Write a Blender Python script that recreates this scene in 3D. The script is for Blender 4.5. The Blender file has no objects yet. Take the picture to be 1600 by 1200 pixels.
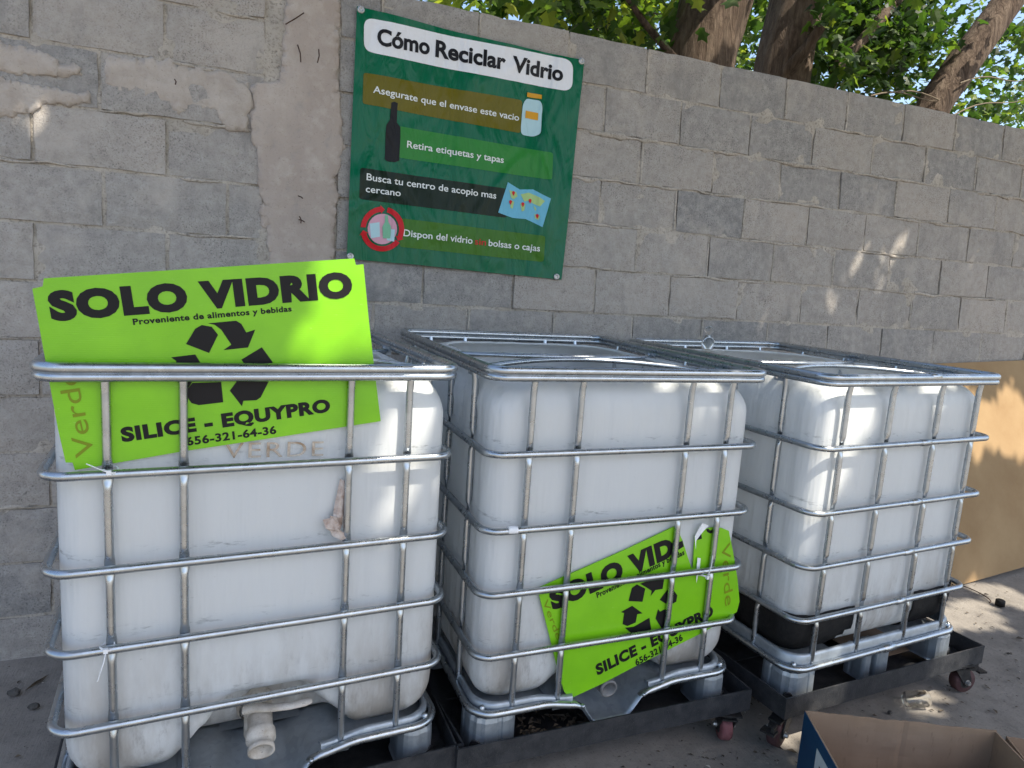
import bpy, bmesh, math, random
import numpy as np
from mathutils import Vector, Matrix, noise as mnoise
random.seed(7); RNG = np.random.default_rng(11)
R = math.radians
scene = bpy.context.scene
COL = scene.collection

# ------------------------------------------------------------------ camera
CAM = np.array([-0.745, -3.1134, 1.6627]); PAN, PITCH, ROLL, FPX = 0.3783, -0.1518, 0.0667, 1075.96
_f = np.array([math.sin(PAN)*math.cos(PITCH), math.cos(PAN)*math.cos(PITCH), math.sin(PITCH)])
_r = np.cross(_f, [0, 0, 1]); _r /= np.linalg.norm(_r); _u = np.cross(_r, _f)
_c, _s = math.cos(ROLL), math.sin(ROLL)
CR, CU, CF = _c*_r + _s*_u, -_s*_r + _c*_u, _f
cam = bpy.data.cameras.new('camera'); co = bpy.data.objects.new('camera', cam); COL.objects.link(co)
cam.sensor_fit = 'HORIZONTAL'; cam.sensor_width = 36.0; cam.lens = FPX/1600*36
cam.clip_start = 0.05; cam.clip_end = 2000
co.matrix_world = Matrix(((CR[0], CU[0], -CF[0], CAM[0]), (CR[1], CU[1], -CF[1], CAM[1]), (CR[2], CU[2], -CF[2], CAM[2]), (0, 0, 0, 1)))
scene.camera = co

# ------------------------------------------------------------------ light
SUN = np.array([0.30, -0.45, 0.84]); SUN /= np.linalg.norm(SUN)
w = bpy.data.worlds.new("World"); scene.world = w; w.use_nodes = True
nt = w.node_tree; nt.nodes.clear()
sky = nt.nodes.new('ShaderNodeTexSky'); sky.sky_type = 'NISHITA'; sky.sun_disc = False
sky.sun_elevation = math.asin(SUN[2]); sky.sun_rotation = math.atan2(SUN[0], SUN[1])
sky.air_density = 1.0; sky.dust_density = 2.0
bgn = nt.nodes.new('ShaderNodeBackground'); bgn.inputs[1].default_value = 0.12
wo = nt.nodes.new('ShaderNodeOutputWorld')
nt.links.new(sky.outputs[0], bgn.inputs[0]); nt.links.new(bgn.outputs[0], wo.inputs[0])
sl = bpy.data.lights.new('sun', 'SUN'); sl.energy = 3.2; sl.angle = R(0.53); sl.color = (1.0, 0.93, 0.80)
so = bpy.data.objects.new('sun', sl); COL.objects.link(so)
so.rotation_euler = Vector(SUN).to_track_quat('Z', 'Y').to_euler(); so.location = (3, -4, 12)
scene.view_settings.view_transform = 'Standard'; scene.view_settings.look = 'None'
scene.view_settings.exposure = 1.40; scene.view_settings.gamma = 1.0
scene.render.engine = 'CYCLES'
scene.cycles.max_bounces = 12; scene.cycles.diffuse_bounces = 8; scene.cycles.transparent_max_bounces = 8
scene.cycles.sample_clamp_indirect = 6

# ------------------------------------------------------------------ measuring helpers (photo pixel -> point on a known plane)
def ray(px):
    return CF + CR*(px[0]-800)/FPX - CU*(px[1]-600)/FPX
LEAN = 0.0538                                  # the old wall leans back a little
def wall_pt(px, off=0.0):                      # point on the wall's face
    d = ray(px); n = np.array([0, 1, -LEAN]); o = CAM - np.array([0, off, 0]); t = -(n@o)/(n@d)
    return CAM + t*d
def at_y(px, y):
    d = ray(px); return CAM + d*(y-CAM[1])/d[1]
def at_z(px, z):
    d = ray(px); return CAM + d*(z-CAM[2])/d[2]
TOTE = {1: (-0.6734, -1.2925, 0.0744), 2: (0.4331, -1.264, 0.0126), 3: (1.6371, -1.2943, 0.0843)}
def tote_xz(i, px, ly=0.0):                    # local (x, z) on a plane parallel to the container's front
    x, y, a = TOTE[i]; n = np.array([-math.sin(a), math.cos(a), 0]); b = np.array([x, y, 0]) + n*ly
    d = ray(px); t = n@(b-CAM)/(n@d); X = CAM + t*d
    return float((X-b)@np.array([math.cos(a), math.sin(a), 0])), float(X[2])

# ------------------------------------------------------------------ materials
def mat(name, color=(.5, .5, .5), rough=.5, metal=0.0, spec=None):
    m = bpy.data.materials.new(name); m.use_nodes = True
    b = m.node_tree.nodes['Principled BSDF']
    b.inputs['Base Color'].default_value = (*color, 1); b.inputs['Roughness'].default_value = rough
    b.inputs['Metallic'].default_value = metal
    if spec is not None: b.inputs['Specular IOR Level'].default_value = spec
    return m
class NT:
    def __init__(s, m): s.m = m; s.t = m.node_tree; s.b = s.t.nodes['Principled BSDF']; s.tc = None
    def n(s, typ, **kw):
        x = s.t.nodes.new(typ)
        for k, v in kw.items(): setattr(x, k, v)
        return x
    def l(s, a, b): s.t.links.new(a, b)
    def coord(s, scale=(1, 1, 1), src='Object'):
        tc = s.n('ShaderNodeTexCoord'); mp = s.n('ShaderNodeMapping'); mp.inputs['Scale'].default_value = scale
        s.l(tc.outputs[src], mp.inputs[0]); return mp.outputs[0]
    def noise(s, scale, detail=4, rough=.55, co=None, dist=0.0):
        x = s.n('ShaderNodeTexNoise'); x.inputs['Scale'].default_value = scale; x.inputs['Detail'].default_value = detail
        x.inputs['Roughness'].default_value = rough; x.inputs['Distortion'].default_value = dist
        s.l(co if co is not None else s.coord(), x.inputs['Vector']); return x.outputs[0]
    def ramp(s, fac, stops):
        x = s.n('ShaderNodeValToRGB'); e = x.color_ramp.elements
        while len(e) > 1: e.remove(e[0])
        e[0].position = stops[0][0]; e[0].color = _c4(stops[0][1])
        for p, c in stops[1:]:
            k = e.new(p); k.color = _c4(c)
        s.l(fac, x.inputs[0]); return x.outputs[0]
    def mix(s, fac, a, b, mode='MIX'):
        x = s.n('ShaderNodeMix', data_type='RGBA', blend_type=mode)
        if isinstance(fac, (int, float)): x.inputs[0].default_value = fac
        else: s.l(fac, x.inputs[0])
        for v, i in ((a, 6), (b, 7)):
            if isinstance(v, tuple): x.inputs[i].default_value = _c4(v)
            else: s.l(v, x.inputs[i])
        return x.outputs[2]
    def math(s, op, a, b=None):
        x = s.n('ShaderNodeMath', operation=op)
        for v, i in ((a, 0), (b, 1)):
            if v is None: continue
            if isinstance(v, (int, float)): x.inputs[i].default_value = v
            else: s.l(v, x.inputs[i])
        return x.outputs[0]
    def attr(s, name):
        x = s.n('ShaderNodeAttribute'); x.attribute_name = name; return x.outputs[0]
    def bump(s, h, strength=.5, dist=.01, prev=None):
        x = s.n('ShaderNodeBump'); x.inputs['Strength'].default_value = strength; x.inputs['Distance'].default_value = dist
        s.l(h, x.inputs['Height'])
        if prev is not None: s.l(prev, x.inputs['Normal'])
        return x.outputs[0]
    def color(s, c): s.l(c, s.b.inputs['Base Color'])
    def rough(s, c): s.l(c, s.b.inputs['Roughness'])
    def normal(s, c): s.l(c, s.b.inputs['Normal'])
def _c4(c): return (c, c, c, 1) if isinstance(c, (int, float)) else (*c, 1)

def m_block():
    m = mat('concrete block', rough=.92, spec=.2); t = NT(m)
    tone = t.attr('tone')
    big = t.noise(1.7, 5); fine = t.noise(150, 3, .7); mid = t.noise(24, 6, .7); patch = t.noise(5, 5, .6)
    c = t.mix(t.ramp(big, [(.3, 0.0), (.7, 1.0)]), (.350, .320, .285), (.455, .395, .340))
    c = t.mix(t.ramp(tone, [(0.0, 0.0), (1.0, .92)]), c, (.240, .233, .226))
    c = t.mix(t.ramp(mid, [(.42, 0.0), (.72, .65)]), c, (.485, .45, .41))
    c = t.mix(t.ramp(mid, [(.26, .45), (.42, 0.0)]), c, (.20, .19, .178))
    msk = t.ramp(patch, [(.34, .15), (.66, 1.0)])
    c = t.mix(t.math('MULTIPLY', t.ramp(fine, [(.34, .85), (.46, 0.0)]), msk), c, (.085, .08, .075))
    c = t.mix(t.math('MULTIPLY', t.ramp(fine, [(.58, 0.0), (.70, .5)]), msk), c, (.54, .51, .47))
    c = t.mix(t.ramp(t.noise(3.6, 7, .72), [(.52, 0.0), (.68, .55)]), c, (.50, .445, .39))
    c = t.mix(t.ramp(t.noise(2.9, 6, .7, t.coord((1.8, 1, .6))), [(.30, .5), (.44, 0.0)]), c, (.20, .19, .18))
    t.color(c)
    nb = t.bump(fine, .6, .006); nb = t.bump(mid, .5, .014, nb); t.normal(nb)
    return m
def m_mortar():
    m = mat('mortar', rough=.95, spec=.2); t = NT(m)
    f = t.noise(70, 5, .7); b = t.noise(9, 5)
    c = t.mix(t.ramp(b, [(.3, 0.0), (.7, 1.0)]), (.39, .345, .29), (.55, .49, .42))
    c = t.mix(t.ramp(f, [(.3, .75), (.5, 0.0)]), c, (.12, .105, .092)); t.color(c)
    t.normal(t.bump(f, .8, .012)); return m
def m_column():
    m = mat('cast concrete', rough=.9, spec=.25); t = NT(m)
    co = t.coord((1, 1, .35)); b = t.noise(4.5, 5, .6, co); f = t.noise(120, 4, .7); g = t.noise(13, 5, .65)
    c = t.mix(t.ramp(b, [(.3, 0.0), (.7, 1.0)]), (.38, .315, .268), (.46, .39, .335))
    c = t.mix(t.ramp(g, [(.5, 0.0), (.72, .6)]), c, (.53, .47, .41))
    c = t.mix(t.ramp(g, [(.28, .6), (.42, 0.0)]), c, (.30, .28, .255))
    c = t.mix(t.ramp(f, [(.28, .55), (.40, 0.0)]), c, (.13, .115, .10)); t.color(c)
    t.normal(t.bump(f, .3, .006, t.bump(g, .5, .02))); return m
def m_smear():
    m = mat('smeared mortar', rough=.92, spec=.2); t = NT(m)
    g = t.noise(11, 6, .65); f = t.noise(110, 4, .7)
    c = t.mix(t.ramp(g, [(.30, 0.0), (.72, 1.0)]), (.37, .312, .262), (.53, .468, .41))
    c = t.mix(t.ramp(f, [(.28, .5), (.40, 0.0)]), c, (.17, .15, .13)); t.color(c)
    t.normal(t.bump(f, .35, .006, t.bump(g, .7, .02))); return m
def m_ground():
    m = mat('dusty concrete', rough=.9, spec=.25); t = NT(m)
    b = t.noise(1.1, 6, .6); g = t.noise(7, 6, .7); f = t.noise(90, 4, .75)
    br = t.noise(9, 3, .6, t.coord((14, 1.2, 1)))
    c = t.mix(t.ramp(b, [(.3, 0.0), (.7, 1.0)]), (.200, .180, .158), (.285, .255, .222))
    c = t.mix(t.ramp(g, [(.45, 0.0), (.7, .6)]), c, (.35, .315, .272))
    c = t.mix(t.ramp(g, [(.25, .7), (.43, 0.0)]), c, (.12, .105, .092))
    c = t.mix(t.ramp(f, [(.30, .7), (.42, 0.0)]), c, (.055, .05, .045))
    c = t.mix(t.ramp(f, [(.66, 0.0), (.74, .6)]), c, (.40, .37, .33)); t.color(c)
    t.normal(t.bump(f, .5, .006, t.bump(br, .35, .006, t.bump(g, .4, .015)))); return m
def m_plastic():
    m = mat('white polyethylene', (.80, .82, .82), .36, spec=.4); t = NT(m)
    tc = t.n('ShaderNodeTexCoord'); sep = t.n('ShaderNodeSeparateXYZ'); t.l(tc.outputs['Object'], sep.inputs[0])
    z = sep.outputs[2]
    st = t.noise(7, 6, .65, t.coord((1, 1, .3))); sp = t.noise(60, 4, .7); sm = t.noise(22, 5, .7, t.coord((1.6, 1.6, .5)))
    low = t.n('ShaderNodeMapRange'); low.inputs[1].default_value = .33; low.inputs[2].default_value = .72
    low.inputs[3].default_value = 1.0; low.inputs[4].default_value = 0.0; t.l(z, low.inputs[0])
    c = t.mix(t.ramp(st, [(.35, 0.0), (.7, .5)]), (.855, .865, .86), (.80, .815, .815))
    dirt = t.math('MULTIPLY', t.ramp(st, [(.42, 0.0), (.62, 1.0)]), low.outputs[0])  # brown stains, strengthened to paint in the shade near the dark ground
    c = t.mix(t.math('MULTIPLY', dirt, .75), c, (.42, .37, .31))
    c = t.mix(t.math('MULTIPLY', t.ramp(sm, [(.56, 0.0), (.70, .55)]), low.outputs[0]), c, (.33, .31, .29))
    c = t.mix(t.ramp(sp, [(.24, .35), (.30, 0.0)]), c, (.35, .33, .30))
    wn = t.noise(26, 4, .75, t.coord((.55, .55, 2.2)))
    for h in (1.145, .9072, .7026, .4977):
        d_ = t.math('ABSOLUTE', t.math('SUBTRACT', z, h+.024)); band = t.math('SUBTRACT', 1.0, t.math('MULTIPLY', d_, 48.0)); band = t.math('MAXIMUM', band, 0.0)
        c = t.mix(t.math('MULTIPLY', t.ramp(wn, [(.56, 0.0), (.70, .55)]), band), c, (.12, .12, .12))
    t.color(c)
    fl = t.noise(5, 3, .5, t.coord((3.2, 3.2, .35)))
    t.normal(t.bump(sp, .05, .003, t.bump(fl, .8, .02)))
    tr = t.n('ShaderNodeBsdfTranslucent'); t.l(c, tr.inputs[0])
    mx = t.n('ShaderNodeMixShader'); mx.inputs[0].default_value = .48
    out = [n for n in t.t.nodes if n.type == 'OUTPUT_MATERIAL'][0]
    t.l(t.b.outputs[0], mx.inputs[1]); t.l(tr.outputs[0], mx.inputs[2]); t.l(mx.outputs[0], out.inputs[0])
    return m
def m_galv(name='galvanised steel', base=(.47, .50, .525), dull=0.0):
    m = mat(name, base, .30, .95); t = NT(m)
    v = t.n('ShaderNodeTexVoronoi'); v.inputs['Scale'].default_value = 55; t.l(t.coord(), v.inputs['Vector'])
    g = t.noise(12, 4, .6); f = t.noise(34, 3, .6)
    c = t.mix(t.ramp(g, [(.35, 0.0), (.68, 1.0)]), tuple(b*.88 for b in base), base)
    bw_ = t.n('ShaderNodeRGBToBW'); t.l(v.outputs['Color'], bw_.inputs[0]); c = t.mix(.16, c, bw_.outputs[0], 'SOFT_LIGHT')
    c = t.mix(t.ramp(g, [(.25, .15+dull*.5), (.40, 0.0)]), c, (.30, .30, .30)); t.color(c)
    t.rough(t.ramp(f, [(.3, .23+dull*.35), (.7, .36+dull*.35)]))
    m.node_tree.nodes['Principled BSDF'].inputs['Metallic'].default_value = .95-dull*.75; return m
def m_noisy(name, a, b, scale=14, rough=.6, metal=0.0, bump=.15, stretch=(1, 1, 1), spec=None, speck=None):
    m = mat(name, a, rough, metal, spec); t = NT(m); co = t.coord(stretch)
    g = t.noise(scale, 6, .65, co); f = t.noise(scale*9, 4, .7, co)
    c = t.mix(t.ramp(g, [(.35, 0.0), (.68, 1.0)]), a, b)
    if speck: c = t.mix(t.ramp(f, [(.30, .8), (.40, 0.0)]), c, speck)
    t.color(c); t.normal(t.bump(f, bump, .004, t.bump(g, bump, .01))); return m
def m_sheet(name, col, rough=.4, wr=.0, spec=.5, dark=.93):
    m = mat(name, col, rough, 0, spec); t = NT(m)
    g = t.noise(9, 4, .6); c = t.mix(t.ramp(g, [(.35, 0.0), (.7, 1.0)]), tuple(x*dark for x in col), col); t.color(c)
    if wr > 0:
        a = t.noise(2.2, 2, .5, t.coord((1.6, 1, .7)), 1.2); b = t.noise(7, 3, .55, t.coord((2.0, 1, .6)), .8)
        t.normal(t.bump(b, wr*.6, .03, t.bump(a, wr, .08)))
    return m
def m_lime():
    m = mat('lime corrugated plastic', (.30, .78, .010), .34, 0, .5); t = NT(m)
    wv = t.n('ShaderNodeTexWave'); wv.bands_direction = 'Z'; wv.inputs['Scale'].default_value = 62; wv.inputs['Distortion'].default_value = .4; t.l(t.coord(), wv.inputs['Vector'])
    g = t.noise(7, 5, .65); f = t.noise(34, 5, .75, t.coord((1, 1, 2.5)))
    c = t.mix(t.ramp(g, [(.35, 0.0), (.7, 1.0)]), (.180, .475, .006), (.215, .545, .007))
    c = t.mix(t.ramp(f, [(.64, 0.0), (.74, .45)]), c, (.40, .62, .17)); c = t.mix(t.ramp(f, [(.24, .4), (.32, 0.0)]), c, (.16, .30, .03)); t.color(c)
    t.normal(t.bump(t.noise(3, 2, .5), .25, .05, t.bump(wv.outputs[0], .06, .002))); return m
def m_leaf():
    m = mat('leaf', (.07, .13, .03), .45, spec=.4); t = NT(m)
    tone = t.attr('tone')
    c = t.ramp(tone, [(0.0, (.018, .040, .012)), (.45, (.042, .082, .018)), (.72, (.125, .180, .028)), (1.0, (.30, .31, .05))])
    t.color(c)
    tr = t.n('ShaderNodeBsdfTranslucent'); c2 = t.mix(1.0, c, (1.55, 1.75, .75), 'MULTIPLY'); t.l(c2, tr.inputs[0])
    mx = t.n('ShaderNodeMixShader'); mx.inputs[0].default_value = .5
    out = [n for n in t.t.nodes if n.type == 'OUTPUT_MATERIAL'][0]
    t.l(t.b.outputs[0], mx.inputs[1]); t.l(tr.outputs[0], mx.inputs[2]); t.l(mx.outputs[0], out.inputs[0])
    return m
def m_bark():
    m = mat('bark', (.2, .15, .1), .92, spec=.2); t = NT(m)
    co = t.coord((7, 7, 1.1)); g = t.noise(2.6, 7, .7, co, .6); f = t.noise(30, 5, .7)
    c = t.ramp(g, [(.30, (.030, .021, .016)), (.46, (.105, .074, .054)), (.70, (.225, .172, .13))])
    c = t.mix(t.ramp(f, [(.3, .5), (.5, 0.0)]), c, (.07, .05, .04)); t.color(c)
    t.normal(t.bump(g, 1.0, .05, t.bump(f, .4, .01))); return m
def m_glass():
    m = mat('clear glass', (.97, .98, .98), .02); b = m.node_tree.nodes['Principled BSDF']
    b.inputs['Transmission Weight'].default_value = 1.0; b.inputs['IOR'].default_value = 1.22; return m

M = dict(block=m_block(), mortar=m_mortar(), column=m_column(), smear=m_smear(), ground=m_ground(), plastic=m_plastic(),
    galv=m_galv(), galv_dull=m_galv('weathered galvanised sheet', (.37, .41, .45), .40),
    black_plastic=m_noisy('black sheet', (.008, .008, .009), (.018, .017, .016), 30, .6, bump=.3, spec=.2, speck=(.06, .055, .05)),
    black_steel=m_noisy('dark painted steel', (.016, .018, .022), (.045, .045, .048), 22, .5, .1, .25, speck=(.10, .085, .07)),
    caster=m_noisy('greasy black steel', (.015, .015, .016), (.05, .047, .045), 30, .5, .3, .3),
    red_wheel=m_noisy('worn red polyurethane', (.16, .045, .052), (.25, .10, .105), 24, .7, 0, .3, speck=(.06, .04, .035)),
    dark_wheel=m_noisy('worn dark red wheel', (.055, .022, .024), (.10, .045, .045), 24, .7, 0, .3, speck=(.03, .025, .022)),
    dirty_white=m_noisy('dirty white plastic', (.60, .56, .50), (.38, .33, .27), 22, .6, 0, .3, speck=(.12, .10, .08)),
    grey_plastic=m_noisy('grey plastic', (.13, .13, .13), (.22, .21, .20), 22, .5, 0, .2),
    lime=m_lime(),
    black_print=m_sheet('black print', (.011, .010, .011), .5, .0, .2),
    green_vinyl=m_sheet('green vinyl', (.002, .125, .055), .27, .85, .22),
    white_print=m_sheet('white print', (.80, .80, .82), .34, .75, .16, .97),
    text_white=m_sheet('white ink', (.78, .80, .76), .36, .75, .14, .97),
    text_black=m_sheet('black ink', (.014, .013, .016), .34, .75, .16),
    olive=m_sheet('olive print', (.150, .125, .010), .32, .75, .16), bar_green=m_sheet('leaf green print', (.035, .225, .040), .32, .75, .16),
    bar_dark=m_sheet('dark print', (.012, .022, .012), .32, .75, .16), bar_moss=m_sheet('moss green print', (.055, .165, .018), .32, .75, .16),
    pale_blue=m_sheet('pale blue print', (.46, .66, .70), .34, .75, .16), amber=m_sheet('amber print', (.68, .33, .025), .34, .75, .16),
    map_blue=m_sheet('map blue print', (.16, .47, .62), .34, .75, .16), map_land=m_sheet('map land print', (.42, .58, .22), .34, .75, .16),
    red_print=m_sheet('red print', (.58, .012, .02), .34, .75, .16), pink_print=m_sheet('pink print', (.68, .36, .44), .34, .75, .16),
    bottle_print=m_sheet('black bottle print', (.010, .009, .010), .34, .75, .16), pale_green=m_sheet('pale green print', (.20, .48, .30), .34, .75, .16),
    marker=m_sheet('olive marker', (.19, .25, .008), .5, 0, .3), brown_marker=m_noisy('faded brown marker', (.27, .18, .11), (.62, .56, .48), 42, .7, 0, .0),
    paper=m_noisy('torn brown label', (.34, .24, .19), (.62, .56, .52), 40, .7, 0, .4), white_nylon=m_sheet('white nylon', (.80, .81, .82), .4),
    panel=m_noisy('tan fibreboard', (.305, .195, .098), (.37, .25, .132), 3, .85, 0, .10, spec=.2),
    card=m_noisy('brown cardboard', (.265, .180, .120), (.315, .22, .15), 4, .85, 0, .10, (1, 1, .3), spec=.2, speck=(.22, .15, .10)),
    card_blue=m_noisy('dark blue printed cardboard', (.004, .045, .115), (.006, .06, .14), 8, .5, 0, .05),
    card_white=m_noisy('white printed cardboard', (.52, .54, .57), (.62, .64, .66), 20, .55, 0, .05),
    leaf=m_leaf(), bark=m_bark(), twig=m_noisy('twig', (.10, .075, .045), (.18, .14, .09), 20, .8),
    glass=m_glass(), stone=m_noisy('dark pebble', (.05, .047, .044), (.11, .10, .09), 30, .9, 0, .6), dry_leaf=m_noisy('dry leaf', (.035, .028, .02), (.13, .095, .06), 30, .8),
    rust=m_noisy('rusty wire', (.05, .028, .02), (.11, .06, .04), 50, .8, .3), steel=m_noisy('zinc bolt', (.55, .55, .54), (.38, .37, .36), 60, .4, .9))

# ------------------------------------------------------------------ mesh helpers
class MB:
    def __init__(s): s.v = []; s.f = []; s.sm = []; s.tone = []
    def add(s, verts, faces, smooth=False):
        o = len(s.v); s.v += [tuple(map(float, p)) for p in verts]; s.f += [tuple(i+o for i in f) for f in faces]; s.sm += [smooth]*len(faces); return s
    def box(s, x0, x1, y0, y1, z0, z1):
        return s.add([(x0, y0, z0), (x1, y0, z0), (x1, y1, z0), (x0, y1, z0), (x0, y0, z1), (x1, y0, z1), (x1, y1, z1), (x0, y1, z1)],
            [(0, 3, 2, 1), (4, 5, 6, 7), (0, 1, 5, 4), (1, 2, 6, 5), (2, 3, 7, 6), (3, 0, 4, 7)])
    def tube(s, path, r, n=12, closed=False, up=(0, 0, 1), caps=True, ry=None):
        P = np.asarray(path, float); m = len(P); r = np.broadcast_to(np.asarray(r, float), (m,)); ry = r if ry is None else np.broadcast_to(np.asarray(ry, float), (m,))
        if closed: T = np.roll(P, -1, 0)-np.roll(P, 1, 0)
        else: T = np.gradient(P, axis=0)
        T /= np.linalg.norm(T, axis=1)[:, None]+1e-12
        up = np.asarray(up, float); V = []
        for i in range(m):
            a = np.cross(T[i], up); la = np.linalg.norm(a)
            if la < 1e-4: a = np.cross(T[i], (.3, .9, .1)); la = np.linalg.norm(a)
            a /= la; b = np.cross(a, T[i])
            for k in range(n):
                q = 2*math.pi*k/n; V.append(P[i]+a*math.cos(q)*r[i]+b*math.sin(q)*ry[i])
        F = []
        for i in range(m if closed else m-1):
            j = (i+1) % m
            for k in range(n):
                l = (k+1) % n; F.append((i*n+k, i*n+l, j*n+l, j*n+k))
        s.add(V, F, True)
        if not closed and caps:
            s.add([V[k] for k in range(n)], [tuple(range(n-1, -1, -1))]); s.add([V[(m-1)*n+k] for k in range(n)], [tuple(range(n))])
        return s
    def lathe(s, prof, n=24, org=(0, 0, 0), axis=(0, 0, 1), smooth=True):
        A = Vector(axis).normalized(); q = A.to_track_quat('Z', 'Y'); V = []
        for (r, h) in prof:
            for k in range(n):
                t = 2*math.pi*k/n; V.append(Vector(org)+q@Vector((r*math.cos(t), r*math.sin(t), h)))
        F = [(i*n+k, i*n+(k+1) % n, (i+1)*n+(k+1) % n, (i+1)*n+k) for i in range(len(prof)-1) for k in range(n)]
        return s.add(V, F, smooth)
    def prism(s, poly, f, t):                       # poly in 2-D, f maps (u, v, depth) to 3-D
        n = len(poly); V = [f(u, v, 0) for u, v in poly]+[f(u, v, t) for u, v in poly]
        return s.add(V, [tuple(range(n)), tuple(range(2*n-1, n-1, -1))]+[(i, (i+1) % n, n+(i+1) % n, n+i) for i in range(n)])
    def mesh(s, name):
        me = bpy.data.meshes.new(name); me.from_pydata(s.v, [], s.f); me.polygons.foreach_set('use_smooth', s.sm)
        if s.tone:
            at = me.color_attributes.new('tone', 'FLOAT_COLOR', 'POINT')
            at.data.foreach_set('color', np.repeat(np.asarray(s.tone, float), 4))
        me.update(); return me
    def build(s, name, m, parent=None, label=None):
        return link(name, s.mesh(name), m, parent, label)
def link(name, me, m, parent=None, label=None):
    o = bpy.data.objects.new(name, me); COL.objects.link(o)
    if m is not None: me.materials.append(m)
    if parent is not None: o.parent = parent
    if label: o['label'] = label
    return o
def tag(o, label, cat=None, group=None, kind=None):
    o['label'] = label
    if cat: o['category'] = cat
    if group: o['group'] = group
    if kind: o['kind'] = kind
    return o
def thing(name, loc, rz, label, cat, group=None):
    o = bpy.data.objects.new(name, None); COL.objects.link(o); o.location = loc; o.rotation_euler = (0, 0, rz); o.empty_display_size = .1
    return tag(o, label, cat, group)
def smooth(a, b, x):
    t = np.clip((x-a)/(b-a), 0, 1); return t*t*(3-2*t)
def rrect(hx, y0, y1, r, nc=8, ns=(8, 8)):          # rounded rectangle loop, starts front middle going +x
    pts = []
    def arc(cx, cy, a0):
        for k in range(nc+1):
            a = a0+math.pi/2*k/nc; pts.append((cx+r*math.cos(a), cy+r*math.sin(a)))
    def seg(a, b, n):
        for k in range(1, n): pts.append((a[0]+(b[0]-a[0])*k/n, a[1]+(b[1]-a[1])*k/n))
    arc(hx-r, y0+r, -math.pi/2); seg((hx, y0+r), (hx, y1-r), ns[1]); arc(hx-r, y1-r, 0); seg((hx-r, y1), (-hx+r, y1), ns[0])
    arc(-hx+r, y1-r, math.pi/2); seg((-hx, y1-r), (-hx, y0+r), ns[1]); arc(-hx+r, y0+r, math.pi); seg((-hx+r, y0), (hx-r, y0), ns[0])
    return pts
def fbm(x, y, z=0.0): return mnoise.fractal(Vector((x, y, z)), 1.0, 2.0, 4)

# text made of the built-in font, turned into a flat mesh
_capcache = {}
def text_raw(s, bold=0.0, spacing=1.0):
    cu = bpy.data.curves.new('lettering', 'FONT'); cu.body = s; cu.size = 1.0; cu.offset = bold; cu.space_character = spacing; cu.resolution_u = 4
    o = bpy.data.objects.new('lettering', cu); COL.objects.link(o)
    dg = bpy.context.evaluated_depsgraph_get(); dg.update()
    me = bpy.data.meshes.new_from_object(o.evaluated_get(dg)); bpy.data.objects.remove(o); bpy.data.curves.remove(cu)
    v = np.array([x.co[:2] for x in me.vertices]); f = [tuple(p.vertices) for p in me.polygons]; bpy.data.meshes.remove(me)
    return v, f
def cap_h():
    if 'h' not in _capcache: _capcache['h'] = text_raw('H')[0][:, 1].max()
    return _capcache['h']
def text_mb(s, A, B, height, f, bold=0.0, spacing=1.0, shear=0.0, part=None):   # baseline A->B in plane coordinates, f(u, v) -> 3-D
    v, fc = text_raw(s, bold, spacing)
    x0, x1 = v[:, 0].min(), v[:, 0].max(); A = np.array(A, float); B = np.array(B, float); L = np.linalg.norm(B-A); e = (B-A)/L; n = np.array([-e[1], e[0]])
    X = (v[:, 0]-x0)/(x1-x0)*L; Y = v[:, 1]/cap_h()*height; X = X+Y*shear
    mb = MB(); mb.add([f(*(A+e*a+n*b)) for a, b in zip(X, Y)], fc); return mb
def dice(me, step, ax=(0, 2)):
    bm = bmesh.new(); bm.from_mesh(me)
    for a in ax:
        c = [v.co[a] for v in bm.verts]; lo, hi = min(c), max(c); k = math.ceil(lo/step)
        while k*step < hi:
            p = [0, 0, 0]; p[a] = k*step; n = [0, 0, 0]; n[a] = 1
            bmesh.ops.bisect_plane(bm, geom=bm.verts[:]+bm.edges[:]+bm.faces[:], plane_co=p, plane_no=n); k += 1
    bm.to_mesh(me); bm.free()

# ------------------------------------------------------------------ ground
g = MB(); N = 60
xs = np.concatenate([[-400, -120, -40, -15], np.linspace(-6, 9, 46), [18, 45, 130, 400]])
ys = np.concatenate([[-400, -120, -40, -12], np.linspace(-5, 3, 30), [10, 40, 130, 400]])
vs = []
for y in ys:
    for x in xs:
        near = 1.0 if (-6.1 < x < 9.1 and -5.1 < y < 3.1) else 0.0
        rise = .012*smooth(-.35, .04, y)*near
        vs.append((x, y, near*(-.006+.006*fbm(x*1.3, y*1.3))*(1 if y > -1.2 else .6)+rise*(.6+.4*fbm(x*3, 5))))
nx = len(xs)
g.add(vs, [(j*nx+i, j*nx+i+1, (j+1)*nx+i+1, (j+1)*nx+i) for j in range(len(ys)-1) for i in range(nx-1)], True)
go = g.build('ground', M['ground']); go['kind'] = 'structure'; go['label'] = 'dusty grey concrete yard ground with dirt and leaf bits'

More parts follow.
